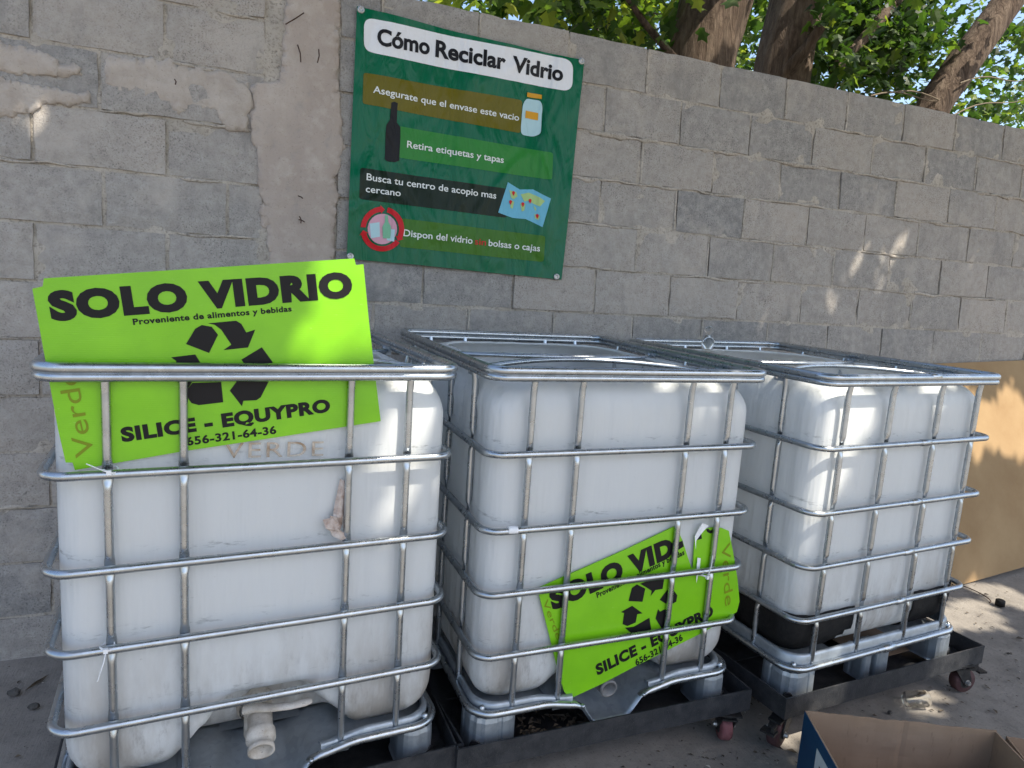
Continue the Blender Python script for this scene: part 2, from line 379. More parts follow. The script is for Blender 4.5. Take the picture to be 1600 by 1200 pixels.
# ------------------------------------------------------------------ the block wall
wall = thing('block_wall', (0, 0, 0), 0, 'weathered grey concrete block wall behind the three containers', 'wall')
CP = 0.2265; TOP = 2.8705; BP = 0.4549
CL, CRT = -0.69, -0.352                                  # concrete column between
def wy(z, d=0.0): return LEAN*z + d
blocks = MB(); mort = MB()
def add_block(x0, x1, z0, z1, tone, dep):
    nxs, nzs = max(2, int((x1-x0)/.05)), 5
    vid = {}; V = []; T = []
    rx, rz, sk = random.uniform(-.004, .004), random.uniform(-.0035, .0035), random.uniform(-.003, .003)
    for j in range(nzs+1):
        for i in range(nxs+1):
            u, v = i/nxs, j/nzs; x = x0+(x1-x0)*u; z = z0+(z1-z0)*v
            edge = (i in (0, nxs)) or (j in (0, nzs)); d = 0.0
            if edge:
                ch = max(0, fbm(x*14, z*14, x0))*.009
                if i == 0: x += ch
                if i == nxs: x -= ch
                if j == 0: z += ch
                if j == nzs: z -= ch
                d = .004+max(0, fbm(x*20, z*20, 3))*.006
            else: d = .0015*fbm(x*9, z*9, 7)
            vid[i, j] = len(V); V.append((x, wy(z, dep+d+rx*(u-.5)+rz*(v-.5)), z+sk*(u-.5)))
    F = [(vid[i, j], vid[i+1, j], vid[i+1, j+1], vid[i, j+1]) for j in range(nzs) for i in range(nxs)]
    ring = [vid[i, 0] for i in range(nxs)]+[vid[nxs, j] for j in range(nzs)]+[vid[i, nzs] for i in range(nxs, 0, -1)]+[vid[0, j] for j in range(nzs, 0, -1)]
    o = len(V)
    for k in ring: x, y, z = V[k]; V.append((x, y+.030, z))
    n = len(ring); F += [(ring[k], o+k, o+(k+1) % n, ring[(k+1) % n]) for k in range(n)]
    blocks.add(V, F, False); blocks.tone += [tone]*len(V)
GAP = .0055
def course(zt, xs_, zb=None, flat=False):
    zb = zt-CP if zb is None else zb
    for a, b in zip(xs_[:-1], xs_[1:]):
        if b-a < .05: continue
        tone = min(1, max(0, random.gauss(.33, .27)+ (.22 if zt < 1.6 else 0)))
        add_block(a+GAP, b-GAP, zb+GAP, zt-(0 if flat else GAP), tone, random.uniform(-.004, .004))
XR = 9.2; XL = -4.6
k = 0; z = TOP
while z > -.05:
    off = 0.7321 if k % 2 == 0 else 0.7321+.2245
    xsr = [CRT-.01]+[x+random.uniform(-.006, .006) for x in np.arange(off-BP*3, XR, BP) if x > CRT+.06]
    course(z, xsr, max(z-CP, -.06), k == 0)
    k += 1; z -= CP
zl = 2.4323+.4512; k = 0; CPL = .2256; z = zl
while z > -.05:
    # rows: k0, k1 (above line A), k2 = A-B ...
    off = -1.265 if k % 2 == 0 else -1.037
    if k >= 9: off += .03
    xsl = [x+random.uniform(-.005, .005) for x in np.arange(off-BP*8, CL-.02, BP) if x > XL]+[CL+.03]
    if xsl[-1]-xsl[-2] < .05: xsl.pop(-2)
    course(z, xsl, max(z-CPL, -.06), k == 0)
    k += 1; z -= CPL
# mortar bed behind the block faces, with rough surface
def mortar_sheet(x0, x1, ztop, step=.028):
    nxm = int((x1-x0)/step); nzm = int((ztop+.06)/step); V = []
    for j in range(nzm+1):
        for i in range(nxm+1):
            x = x0+(x1-x0)*i/nxm; zz = -.06+(ztop+.06)*j/nzm
            V.append((x, wy(zz, .0105+.012*fbm(x*7, zz*7, 2)), zz))
    mort.add(V, [(j*(nxm+1)+i, j*(nxm+1)+i+1, (j+1)*(nxm+1)+i+1, (j+1)*(nxm+1)+i) for j in range(nzm) for i in range(nxm)], True)
mortar_sheet(-2.4, 6.0, TOP-.006); mortar_sheet(-4.6, -2.4, TOP-.006, .1); mortar_sheet(6.0, XR, TOP-.006, .1)
b_ = .15                                                # rear face and top of the wall
mort.add([(XL, .03, -.06), (XR, .03, -.06), (XR, .03+b_, -.06), (XL, .03+b_, -.06), (XL, wy(TOP, .03), TOP-.004), (XR, wy(TOP, .03), TOP-.004), (XR, wy(TOP, .03+b_), TOP-.004), (XL, wy(TOP, .03+b_), TOP-.004)],
    [(4, 5, 6, 7), (1, 2, 6, 5), (2, 3, 7, 6), (3, 0, 4, 7)])
# squeezed-out mortar lips along some joints
def lip(x0, x1, z, amp=.012, sag=.006):
    n = max(6, int((x1-x0)/.016)); P = []; rr = []; ry = []
    for i in range(n+1):
        x = x0+(x1-x0)*i/n; q = fbm(x*11, z*9, 1)+.4*fbm(x*34, z*9, 4); e = max(0, math.sin(math.pi*i/n))**.4
        zz = z+sag*fbm(x*6, z*3, 9); P.append((x, wy(zz, .006-.004*e), zz)); a = max(.0035, amp*(.55+.7*q))*e+.001
        rr.append(a*.75); ry.append(a)
    mort.tube(P, rr, 7, False, (0, 0, 1), True, ry)
for kk in range(1, 12):
    z = TOP-kk*CP; x = CRT+.05
    while x < 6.0:
        L = random.uniform(.2, .9)
        if random.random() < (.92 if kk in (2, 3) else .55): lip(x, x+L, z+random.uniform(-.003, .002), random.uniform(.012, .024) if kk in (2, 3) else random.uniform(.007, .014), .012)
        x += L+random.uniform(.03, .5)
    z = zl-kk*CPL; x = -2.4
    while x < CL-.05:
        L = random.uniform(.15, .6)
        if random.random() < (.75 if kk in (2, 3) else .4): lip(x, min(x+L, CL-.01), z, random.uniform(.006, .014), .010)
        x += L+random.uniform(.03, .4)
# thin vertical joint fill
for kk in range(0, 10):
    z = TOP-kk*CP
    for x in np.arange((0.7321 if kk % 2 == 0 else .9566)-BP*2, 6, BP):
        if x > CRT+.08 and random.random() < .5:
            n = 12; P = [(x+.003*fbm(q*2.2, x, kk), wy(z-CP*q/n, .007), z-.006-(CP-.012)*q/n) for q in range(n+1)]
            mort.tube(P, [random.uniform(.005, .009) for q in P], 6, False, (0, 1, 0), True, .006)
blocks.build('block', M['block'], wall)
mort.build('mortar', M['mortar'], wall)
# cast column with ragged sides
def ragged_slab(poly_px=None, poly=None, d=-.008, mat_='smear', name='plaster_patch', jit=.020, step=.010):
    pts = [tuple(wall_pt(p)[[0, 2]]) for p in poly_px] if poly_px else poly
    out = []
    for a, b in zip(pts, pts[1:]+pts[:1]):
        L = math.dist(a, b); n = max(1, int(L/step))
        for i in range(n):
            x = a[0]+(b[0]-a[0])*i/n; z = a[1]+(b[1]-a[1])*i/n
            out.append((x+jit*(fbm(x*14, z*14, 1)+.5*fbm(x*50, z*50, 1)), z+jit*(fbm(x*14, z*14, 8)+.5*fbm(x*50, z*50, 8))))
    bm = bmesh.new(); vs = [bm.verts.new((x, 0, z)) for x, z in out]
    es = [bm.edges.new((vs[i], vs[(i+1) % len(vs)])) for i in range(len(vs))]
    bmesh.ops.triangle_fill(bm, edges=es, use_beauty=True)
    me = bpy.data.meshes.new(name); bm.to_mesh(me); bm.free(); dice(me, .03)
    bm = bmesh.new(); bm.from_mesh(me)
    bmesh.ops.recalc_face_normals(bm, faces=bm.faces[:])
    be = [e for e in bm.edges if e.is_boundary]
    r = bmesh.ops.extrude_edge_only(bm, edges=be)
    bv = {v for v in r['geom'] if isinstance(v, bmesh.types.BMVert)}
    edgev = {v for e in be for v in e.verts}
    for v in bm.verts:
        x, z = v.co.x, v.co.z
        if v in bv: v.co.y = wy(z, .022)
        else: v.co.y = wy(z, d+.006*fbm(x*6, z*6, 3)+.003*fbm(x*20, z*20, 5)+(.007 if v in edgev else 0))
    for fc in bm.faces: fc.smooth = True
    bm.to_mesh(me); bm.free()
    return link(name, me, M[mat_], wall)
cl = [(-.585, 2.862), (-.59, 2.62), (-.60, 2.42), (-.715, 2.385), (-.715, 2.19), (-.69, 2.09), (-.682, 2.0), (-.655, 1.88), (-.64, 1.69), (-.66, 1.4), (-.64, 1.0), (-.66, .5), (-.65, -.05)]
cr = [(-.34, -.05), (-.36, .6), (-.345, 1.2), (-.365, 1.71), (-.358, 2.045), (-.335, 2.2), (-.345, 2.32), (-.37, 2.5), (-.358, 2.66), (-.365, 2.862)]
ragged_slab(poly=cl+cr, d=-.006, mat_='column', name='concrete_column', jit=.016)
ragged_slab([(160, 88), (166, 138), (205, 143), (240, 150), (258, 160), (275, 178), (290, 172), (318, 168), (342, 178), (352, 202), (375, 208), (390, 205), (391, 128), (345, 112), (262, 92)], d=-.005)
ragged_slab([(-60, 40), (0, 62), (60, 80), (128, 104), (131, 118), (60, 118), (0, 112), (-60, 105)], d=-.006)
ragged_slab([(-60, 118), (0, 124), (62, 136), (140, 142), (142, 156), (110, 164), (75, 165), (40, 178), (0, 189), (-60, 205)], d=-.008)
ragged_slab([(405, 315), (425, 310), (432, 345), (420, 362), (408, 350)], d=-.004, mat_='column')
for a, b in (((465, 70), (470, 97)), ((498, 77), (496, 98)), ((466, 306), (473, 310)), ((467, 343), (476, 347)), ((468, 338), (470, 349)), ((446, 38), (475, 20)), ((273, 124), (274, 132))):
    A, B = wall_pt(a, -.02), wall_pt(b, -.035)
    MB().tube([A, (A+B)/2+np.array([.004, -.006, 0]), B], .0026, 6).build('rusty_wire', M['rust'], wall)

# ------------------------------------------------------------------ bulk containers
H = [1.39, 1.145, 0.9072, 0.7026, 0.4977]; RING = .302
def bottle_grid(recess=True, seed=0.0):
    nc, ns = 9, (46, 18)
    rows = []
    zb = .292 if recess else .322
    rows = [(zb+.125*(1-math.cos(a)), .085*(1-math.sin(a))) for a in np.linspace(0, math.pi/2, 9)]
    rows += [(zz, 0.0) for zz in np.linspace(zb+.14, 1.22, 46)]
    rows += [(1.245+.128*math.sin(a), .085*(1-math.cos(a))) for a in np.linspace(.12, math.pi/2, 11)]
    rows += [(1.374, .096)]
    HX, Y0, Y1 = .491, .038, 1.166
    G = []
    for ri, (z, ins) in enumerate(rows):
        loop = rrect(HX-ins, Y0+ins, Y1-ins, min(.26, .074+(ins*1.7 if z > 1 else -ins*.22)), nc, ns); L = []
        for k, (x, y) in enumerate(loop):
            zz = z
            if ri >= len(rows)-7:
                cn = smooth(.30, .46, abs(x))*smooth(.34, .52, abs(y-.6)); zz -= .040*cn*((ri-len(rows)+8)/7)**2
            if ri >= len(rows)-2:                       # ragged saw-cut edge
                q = fbm(x*4+seed, y*4, seed)*.02; cx, cy = x*(1-q), .6+(y-.6)*(1-q); x, y = cx, cy; zz += .006*fbm(x*5, y*5, seed+3)
            if ins == 0.0:                              # slight bulging between the rails
                nearest = min(abs(z-h) for h in H); b = -.0025+.0035*min(1, nearest/.10)
                if y < .2 and abs(x) < .42: y -= b*min(1, (.42-abs(x))/.15)
                elif abs(x) > .42:
                    x -= math.copysign(.013*max(math.exp(-((y-yu)/.032)**2) for yu in (.205, .46, .74, .995)), x)
            if recess and y < .30 and abs(x) < .3:
                w_ = .085+max(0, .485-z)*.62+.02*smooth(.43, .36, z); m_ = (1-smooth(w_-.02, w_+.045, abs(x+.005)))*(1-smooth(.455, .505, z))
                y += .125*m_
            L.append((x+.009, y, zz))
        G.append(L)
    return G
def upright_mb(x, y, nrm, z0=RING-.004, z1=H[0]-.012):
    zs = sorted(set([z0, z1]+list(np.arange(z0, z1, .02))+[h+d for h in H[1:] for d in np.arange(-.05, .051, .007)]))
    zs = [q for q in zs if z0 <= q <= z1]; P = []; rx = []; ry = []
    for q in zs:
        fz = min(1, min(abs(q-h) for h in H[1:])/.040); sq = .30+.70*smooth(.30, .95, fz)
        top = smooth(z1-.05, z1, q); end = 1-.35*max(top, smooth(z0+.03, z0, q))
        P.append((x+nrm[0]*(-.016+.008*top), y+nrm[1]*(-.016+.008*top), q)); ry.append(.0112*sq*end); rx.append(.0102*(1.0+.24*(1-sq)))
    up = (nrm[0], nrm[1], 0)
    return MB().tube(P, rx, 12, False, up, True, ry)
def loop3(hx, y0, y1, r, z, nc=10): return [(x, y, z) for x, y in rrect(hx, y0, y1, r, nc, (4, 4))]
def make_tote(i, label, valve):
    x, y, a = TOTE[i]
    t = thing('bulk_container', (x, y, 0), a, label, 'container', 'white caged bulk containers in a row')
    G = bottle_grid(valve, i*3.7); n = len(G[0]); mb = MB()
    V = [p for L in G for p in L]; F = [(j*n+k, j*n+(k+1) % n, (j+1)*n+(k+1) % n, (j+1)*n+k) for j in range(len(G)-1) for k in range(n)]
    F.append(tuple(range(n-1, -1, -1)))
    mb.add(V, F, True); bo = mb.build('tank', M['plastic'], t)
    sd = bo.modifiers.new('wall thickness', 'SOLIDIFY'); sd.thickness = .008; sd.offset = -1
    # cage
    for h in H[1:]:
        rb = MB().tube(loop3(.502, 0, 1.2, .058, h), .0112, 12, True)
        if i == 3: rb.tube([(.035, 0, h), (.04, 0, h), (.09, 0, h), (.095, 0, h)], [.009, .0136, .0136, .009], 12)
        rb.build('rail', M['galv'], t)
    rim = MB().tube(loop3(.504, 0, 1.2, .055, H[0]+.008), .0140, 12, True).tube(loop3(.504, 0, 1.2, .055, H[0]-.013), .0115, 12, True)
    if i == 3: rim.tube([(.03, 0, H[0]+.011), (.035, 0, H[0]+.011), (.085, 0, H[0]+.011), (.09, 0, H[0]+.011)], [.010, .0145, .0145, .010], 12)
    rim.build('top_rim', M['galv'], t)
    fx = (-.3667, -.2035, .2035, .3667) if i < 3 else (-.3852, -.142, .142, .3852)
    for q in fx: upright_mb(q, 0, (0, -1)).build('upright', M['galv'], t); upright_mb(q, 1.2, (0, 1)).build('upright', M['galv'], t)
    for q in (.205, .46, .74, .995): upright_mb(-.502, q, (-1, 0)).build('upright', M['galv'], t); upright_mb(.502, q, (1, 0)).build('upright', M['galv'], t)
    for (y0, ym) in ((.235, .43), (.70, .50)):
        P = [(-.492+.984*q, y0+(ym-y0)*math.sin(math.pi*q)**.8 if 0 < q < 1 else y0, 1.366+.016*math.sin(math.pi*q)) for q in np.linspace(0, 1, 25)]
        fl = [.0115*(1+.25*math.exp(-((q)/.05)**2)+.25*math.exp(-((1-q)/.05)**2)) for q in np.linspace(0, 1, 25)]
        cb = MB().tube(P, fl, 12, False, (0, 0, 1), True, .0095).build('crossbar', M['galv'], t)
        for sx in (-1, 1):
            bb = MB(); bb.box(sx*.486-.010, sx*.486+.010, y0-.02, y0+.02, 1.352, 1.383); bb.lathe([(0, .012), (.007, .012), (.007, 0), (.007, -.02), (0, -.02)], 8, (sx*.476, y0, 1.372), (0, 0, 1)); bb.build('bracket', M['galv_dull'], cb)
    # pallet
    pal = MB()
    band = rrect(.487, .012, 1.188, .085, 9, (60, 20)); ft = .330 if valve else .352; rows = [(.292, .004), (.306, 0), (ft-.010, .002), (ft-.003, -.004), (ft, -.012), (ft-.006, -.020), (ft-.025, -.020)]
    n2 = len(band)
    Vb = []
    for (z_, o_) in rows:
        for (bx, by) in band:
            d = np.array([bx, by-.6]); e = math.hypot(*d); dz = -.042*smooth(.30, .150, abs(bx))*(z_-.29)/.076 if (valve and by < .05) else 0
            Vb.append((bx+d[0]/e*o_, by+d[1]/e*o_, z_+dz))
    Fb = []
    for j in range(len(rows)-1):
        for k in range(n2):
            k2 = (k+1) % n2
            if valve and band[k][1] < .05 and abs(band[k][0]) < .155 and abs(band[k2][0]) < .155: continue
            Fb.append((j*n2+k, j*n2+k2, (j+1)*n2+k2, (j+1)*n2+k))
    pal.add(Vb, Fb, True)
    pal.add([(-.46, .20, .284), (.46, .20, .284), (.46, 1.18, .284), (-.46, 1.18, .284), (-.46, .03, .284), (-.17, .03, .284), (-.17, .2, .284), (.17, .03, .284), (.46, .03, .284), (.17, .2, .284)],
        [(0, 1, 2, 3), (4, 5, 6, 0), (7, 8, 1, 9)])
    po = pal.build('pallet', M['galv_dull'], t)
    if valve:                                            # pressed sheet that dips under the outlet
        prof = [(-.225, .291), (-.165, .290), (-.135, .285), (-.110, .270), (-.070, .213), (-.055, .205), (.055, .205), (.070, .213), (.115, .270), (.140, .285), (.17, .290), (.225, .291)]
        tr = MB(); V = []; ny = 12
        for j in range(ny):
            yy = -.004+.24*j/(ny-1); l_ = smooth(.02, .24, yy)
            for (px_, pz_) in prof: V.append((px_, yy, pz_+(.290-pz_)*.7*l_))
        m_ = len(prof); tr.add(V, [(j*m_+k, j*m_+k+1, (j+1)*m_+k+1, (j+1)*m_+k) for j in range(ny-1) for k in range(m_-1)], True)
        for k in range(m_-1):                            # rolled front lip
            a_, b__ = prof[k], prof[k+1]; tr.add([(a_[0], -.004, a_[1]), (b__[0], -.004, b__[1]), (b__[0], .006, b__[1]-.014), (a_[0], .006, a_[1]-.014)], [(0, 1, 2, 3)])
        trough = tr.build('outlet_tray', M['galv_dull'], po)
        mo = trough.modifiers.new('sheet', 'SOLIDIFY'); mo.thickness = .003
        lp = rrect(.500, 0, 1.2, .08, 10, (40, 4)); idx = [k for k, p in enumerate(lp) if not (p[1] < .01 and abs(p[0]) < .135)]
        st = next(k for k in range(len(lp)) if k in set(idx) and ((k-1) % len(lp)) not in set(idx)); path = [lp[(st+k) % len(lp)] for k in range(len(idx))]
        pp = [(p[0], p[1], RING-(.020*float(smooth(.26, .13, abs(p[0]))) if p[1] < .01 else 0)) for p in path]
        pp = [(.108, .002, RING-.034), (.122, .001, RING-.026)]+pp+[(-.122, .001, RING-.026), (-.108, .002, RING-.034)]
        rr = np.full(len(pp), .0122); ry_ = np.full(len(pp), .0122)
        rr[[0, -1]] = .014; ry_[[0, -1]] = .004; rr[[1, -2]] = .014; ry_[[1, -2]] = .007
        rg = MB().tube(pp, rr, 12, False, (0, 0, 1), True, ry_)
    else:
        rg = MB().tube(loop3(.500, 0, 1.2, .08, RING), .0122, 12, True).tube([(.0, 0, RING), (.01, 0, RING), (.07, 0, RING), (.08, 0, RING)], [.010, .0165, .0165, .010], 12)
    for sx in (-1, 1):
        for yy in (.028, 1.172): rg.lathe([(0, .016), (.006, .015), (.010, .008), (.010, 0)], 10, (sx*.462, yy, RING+.006), (sx*.3, -.3 if yy < .6 else .3, 1))
        if valve: rg.lathe([(0, .010), (.005, .009), (.008, .003), (.008, 0)], 10, (sx*.118, -.008, RING-.024), (0, -1, .3))
    rg.build('pallet_tube', M['galv'], po)
    # feet
    def foot(cx, cy, wx, wyy, corner):
        if corner and cx > 0: cx, wx = cx+.024, wx-.048
        fb = MB(); r_ = .055 if corner else .02; pts = []
        loop = rrect(wx/2, -wyy/2, wyy/2, r_, 6, (14, 14)); zz = [.157, .165, .268, .283]
        for z_, s_ in zip(zz, (1.0, 1.0, .985, .94)):
            for (px_, py_) in loop:
                rib = .004*(1 if (math.sin(px_*95+.6) > .72 or math.sin(py_*95+.6) > .72) else 0) if .16 < z_ < .285 else 0
                d = math.hypot(px_, py_); pts.append((cx+px_*(s_-rib/max(d, .01)), cy+py_*(s_-rib/max(d, .01)), z_))
        nn = len(loop); fb.add(pts, [(j*nn+k, j*nn+(k+1) % nn, (j+1)*nn+(k+1) % nn, (j+1)*nn+k) for j in range(3) for k in range(nn)], False)
        fb.add([pts[3*nn+k] for k in range(nn)], [tuple(range(nn))])
        o = fb.build('foot', M['galv_dull'], po)
        if corner:
            sx = 1 if cx > 0 else -1; sy = -1 if cy < .6 else 1; q = r_*(1-.7071)
            c = Vector((cx+sx*(wx/2-q), cy+sy*(wyy/2-q), .192)); nrm = Vector((sx*.75, sy, 0)).normalized()
            c2 = c+nrm*.003; hb = MB(); hb.lathe([(0, 0), (.0165, 0), (.0185, .0015), (.0185, -.006)], 18, c2, nrm); hb.build('drain_hole', M['black_steel'], o)
    for sx in (-1, 1):
        for cy in (.085, 1.115): foot(sx*.415, cy, .165, .165, True)
        foot(sx*.44, .6, .10, .16, False)
    foot(0, 1.12, .14, .14, False)
    if not valve: foot(-.035, .07, .05, .10, False); foot(.055, .07, .075, .11, False)
    return t, bo, G, F
t1, tank1, G1, _ = make_tote(1, 'white caged tank with upright lime sign tucked in its cage and dirty white outlet valve', True)
t2, tank2, G2, _ = make_tote(2, 'white caged tank between two others, with a torn lime sign in its lower cage', True)
t3, tank3, G3, _ = make_tote(3, 'white caged tank with black bottom corners and no sign, beside the tan board', False)
# black covers on the lower corners of the third tank
def shell_patch(G, cond, off, name, m, parent, zmax):
    mb = MB(); n = len(G[0]); idx = {}; A = np.array(G)
    for j in range(len(G)):
        if A[j, 0, 2] > zmax+.012: break
        J = j
    def vid(j, k):
        if (j, k) not in idx:
            p = A[j, k]; tn = A[j, (k+1) % n]-A[j, k-1]; up_ = A[min(j+1, len(G)-1), k]-A[max(j-1, 0), k]; nr = np.cross(tn, up_); nr /= np.linalg.norm(nr)+1e-9
            q = p+nr*off; 
            if j == J: q[2] += .006*fbm(q[0]*9, q[1]*9, 2)
            idx[j, k] = len(mb.v); mb.v.append(tuple(q))
        return idx[j, k]
    for j in range(J):
        for k in range(n):
            c = (A[j, k]+A[j+1, (k+1) % n])/2
            if cond(c): mb.f.append((vid(j, k), vid(j, (k+1) % n), vid(j+1, (k+1) % n), vid(j+1, k))); mb.sm.append(True)
    o = mb.build(name, m, parent); s_ = o.modifiers.new('thick', 'SOLIDIFY'); s_.thickness = .003; s_.offset = 1
    return o
def left_c(c): return (c[0] < -.158-.10*smooth(.43, .34, c[2])**2 and c[1] < .33)
def right_c(c): return c[0] > .205 and c[1] < .26
shell_patch(G3, left_c, .004, 'black_cover', M['black_plastic'], t3, .492)
rp = shell_patch(G3, right_c, .004, 'black_cover', M['black_plastic'], t3, .488)
ed = MB()
for k, h_ in enumerate((.022, .03, .026, .036, .03, .034, .02)):
    x_ = .262+k*.016; ed.box(x_, x_+.009, .029, .031, .385, .385+h_*.8)
# ---- outlet valves
def pipe_open(mb, org, ax, r, L, wall_=.007):
    mb.lathe([(r-wall_, -.04), (r-wall_, L), (r, L), (r, L-.012), (r-.003, L-.014), (r-.003, L-.03), (r+.004, L-.034), (r+.004, L-.06), (r-.002, L-.066), (r-.002, -.10)], 24, org, ax)
    mb.lathe([(0, -.038), (r-wall_, -.038)], 24, org, ax)
v1 = MB(); ax = (-.05, -1, -.42)
pipe_open(v1, (-.012, .072, .366), ax, .036, .080)
v1.lathe([(0, .045), (.022, .042), (.029, .03), (.032, .01), (.032, -.06)], 20, (-.02, .115, .368), (0, -.15, 1))
v1.lathe([(.05, 0), (.05, .012), (.043, .016), (.043, .03)], 20, (-.02, .175, .372), (0, -1, 0))
vo = v1.build('outlet_valve', M['dirty_white'], t1)
hd = MB(); hp = [(-.050, .100, .405), (-.022, .085, .417), (.018, .060, .420), (.065, .045, .425), (.108, .038, .432), (.124, .036, .435)]
hd.tube(hp, [.020, .021, .015, .014, .015, .010], 12, False, (0, 0, 1), True, [.012, .013, .009, .009, .009, .006]); hd.build('lever', M['dirty_white'], vo)
v2 = MB(); pipe_open(v2, (.0, .10, .305), (0, -1, -.12), .032, .075); v2.lathe([(0, .04), (.028, .038), (.032, .02), (.032, -.05)], 18, (-.005, .15, .33), (0, 0, 1))
v2.build('outlet_valve', M['grey_plastic'], t2)

# torn label and marker writing stuck on the first tank
tl = MB(); LY = .034
cent = [(537, 750), (534, 770), (531, 790), (527, 806), (524, 818), (520, 828)]; V = []
for q, (px, py) in enumerate(cent):
    hw = (5.5, 7, 8, 8, 11, 8)[q]
    for s_ in (-1, -.3, .4, 1):
        a, b = tote_xz(1, (px+s_*hw, py+s_*2), LY-.008); V.append((a, LY-.006-.010*(1-abs(s_))-.003*q*(q % 2), b))
tl.add(V, [(q*4+k, q*4+k+1, q*4+k+5, q*4+k+4) for q in range(5) for k in range(3)], False)
for poly, d in (([(504, 812), (514, 808), (524, 818), (530, 828), (516, 830), (508, 824)], .022), ([(512, 822), (528, 826), (548, 838), (532, 843), (519, 837)], .018), ([(515, 806), (524, 806), (532, 822), (524, 828)], .026)):
    tl.add([(lambda xz: (xz[0], LY-d-.008*(k % 2), xz[1]))(tote_xz(1, p, LY-d)) for k, p in enumerate(poly)], [tuple(range(len(poly)))])
tlo = tl.build('torn_label', M['paper'], t1, 'crumpled peeling brown label')
def on_tote(i, ly): return lambda u, v: (u, ly, v)
text_mb('VERDE', tote_xz(1, (350, 716), .031), tote_xz(1, (505, 712), .031), .040, on_tote(1, .0305), 0, 1.15).build('marker_writing', M['brown_marker'], t1)
# zip ties / tape on rails
def ztie(i, x, z, tail, group=None):
    mb = MB(); mb.tube([(x+.016*math.cos(q), .006+.021*math.sin(q), z+.004*math.sin(q*2)) for q in np.linspace(0, 2*math.pi, 16)[:-1]], .0016, 6, True, (0, 0, 1), True, .003)
    mb.box(x-.006, x+.004, -.022, -.013, z-.005, z+.006)
    mb.tube([(x, -.017, z)]+[(x+dx, -.02+dy, z+dz) for dx, dy, dz in tail], .0013, 6, False, (0, 1, 0), True, .0026)
    return mb
def place_tie(i, x, z, tail, lab):
    o = ztie(i, x, z, tail).build('zip_tie', M['white_nylon']); o.location = (TOTE[i][0], TOTE[i][1], 0); o.rotation_euler = (0, 0, TOTE[i][2])
    return tag(o, lab, 'zip tie', 'white zip ties on the cages')
a, b = tote_xz(1, (167, 1014)); place_tie(1, a, b+.004, [(-.004, -.012, -.02), (-.018, -.014, -.066)], 'white zip tie with hanging tail on a rail below the upright lime sign')
a, b = tote_xz(1, (172, 738)); place_tie(1, a, b+.004, [(-.02, -.004, .012), (-.045, -.004, .026)], 'white zip tie holding the bottom corner of the upright lime sign')
a, b = tote_xz(2, (1100, 905)); place_tie(2, a, b+.014, [(-.002, -.012, .05), (.0, -.01, .085)], 'white zip tie by the tear in the tilted lime sign')
a, b = tote_xz(2, (801, 828)); tp = MB().tube([(a-.016, 0, b), (a+.014, 0, b-.001)], .0128, 12).build('tape', M['white_nylon']); tp.location = (TOTE[2][0], TOTE[2][1], 0); tp.rotation_euler = (0, 0, TOTE[2][2])
tag(tp, 'scrap of white tape wrapped round the third rail of the middle container', 'tape')

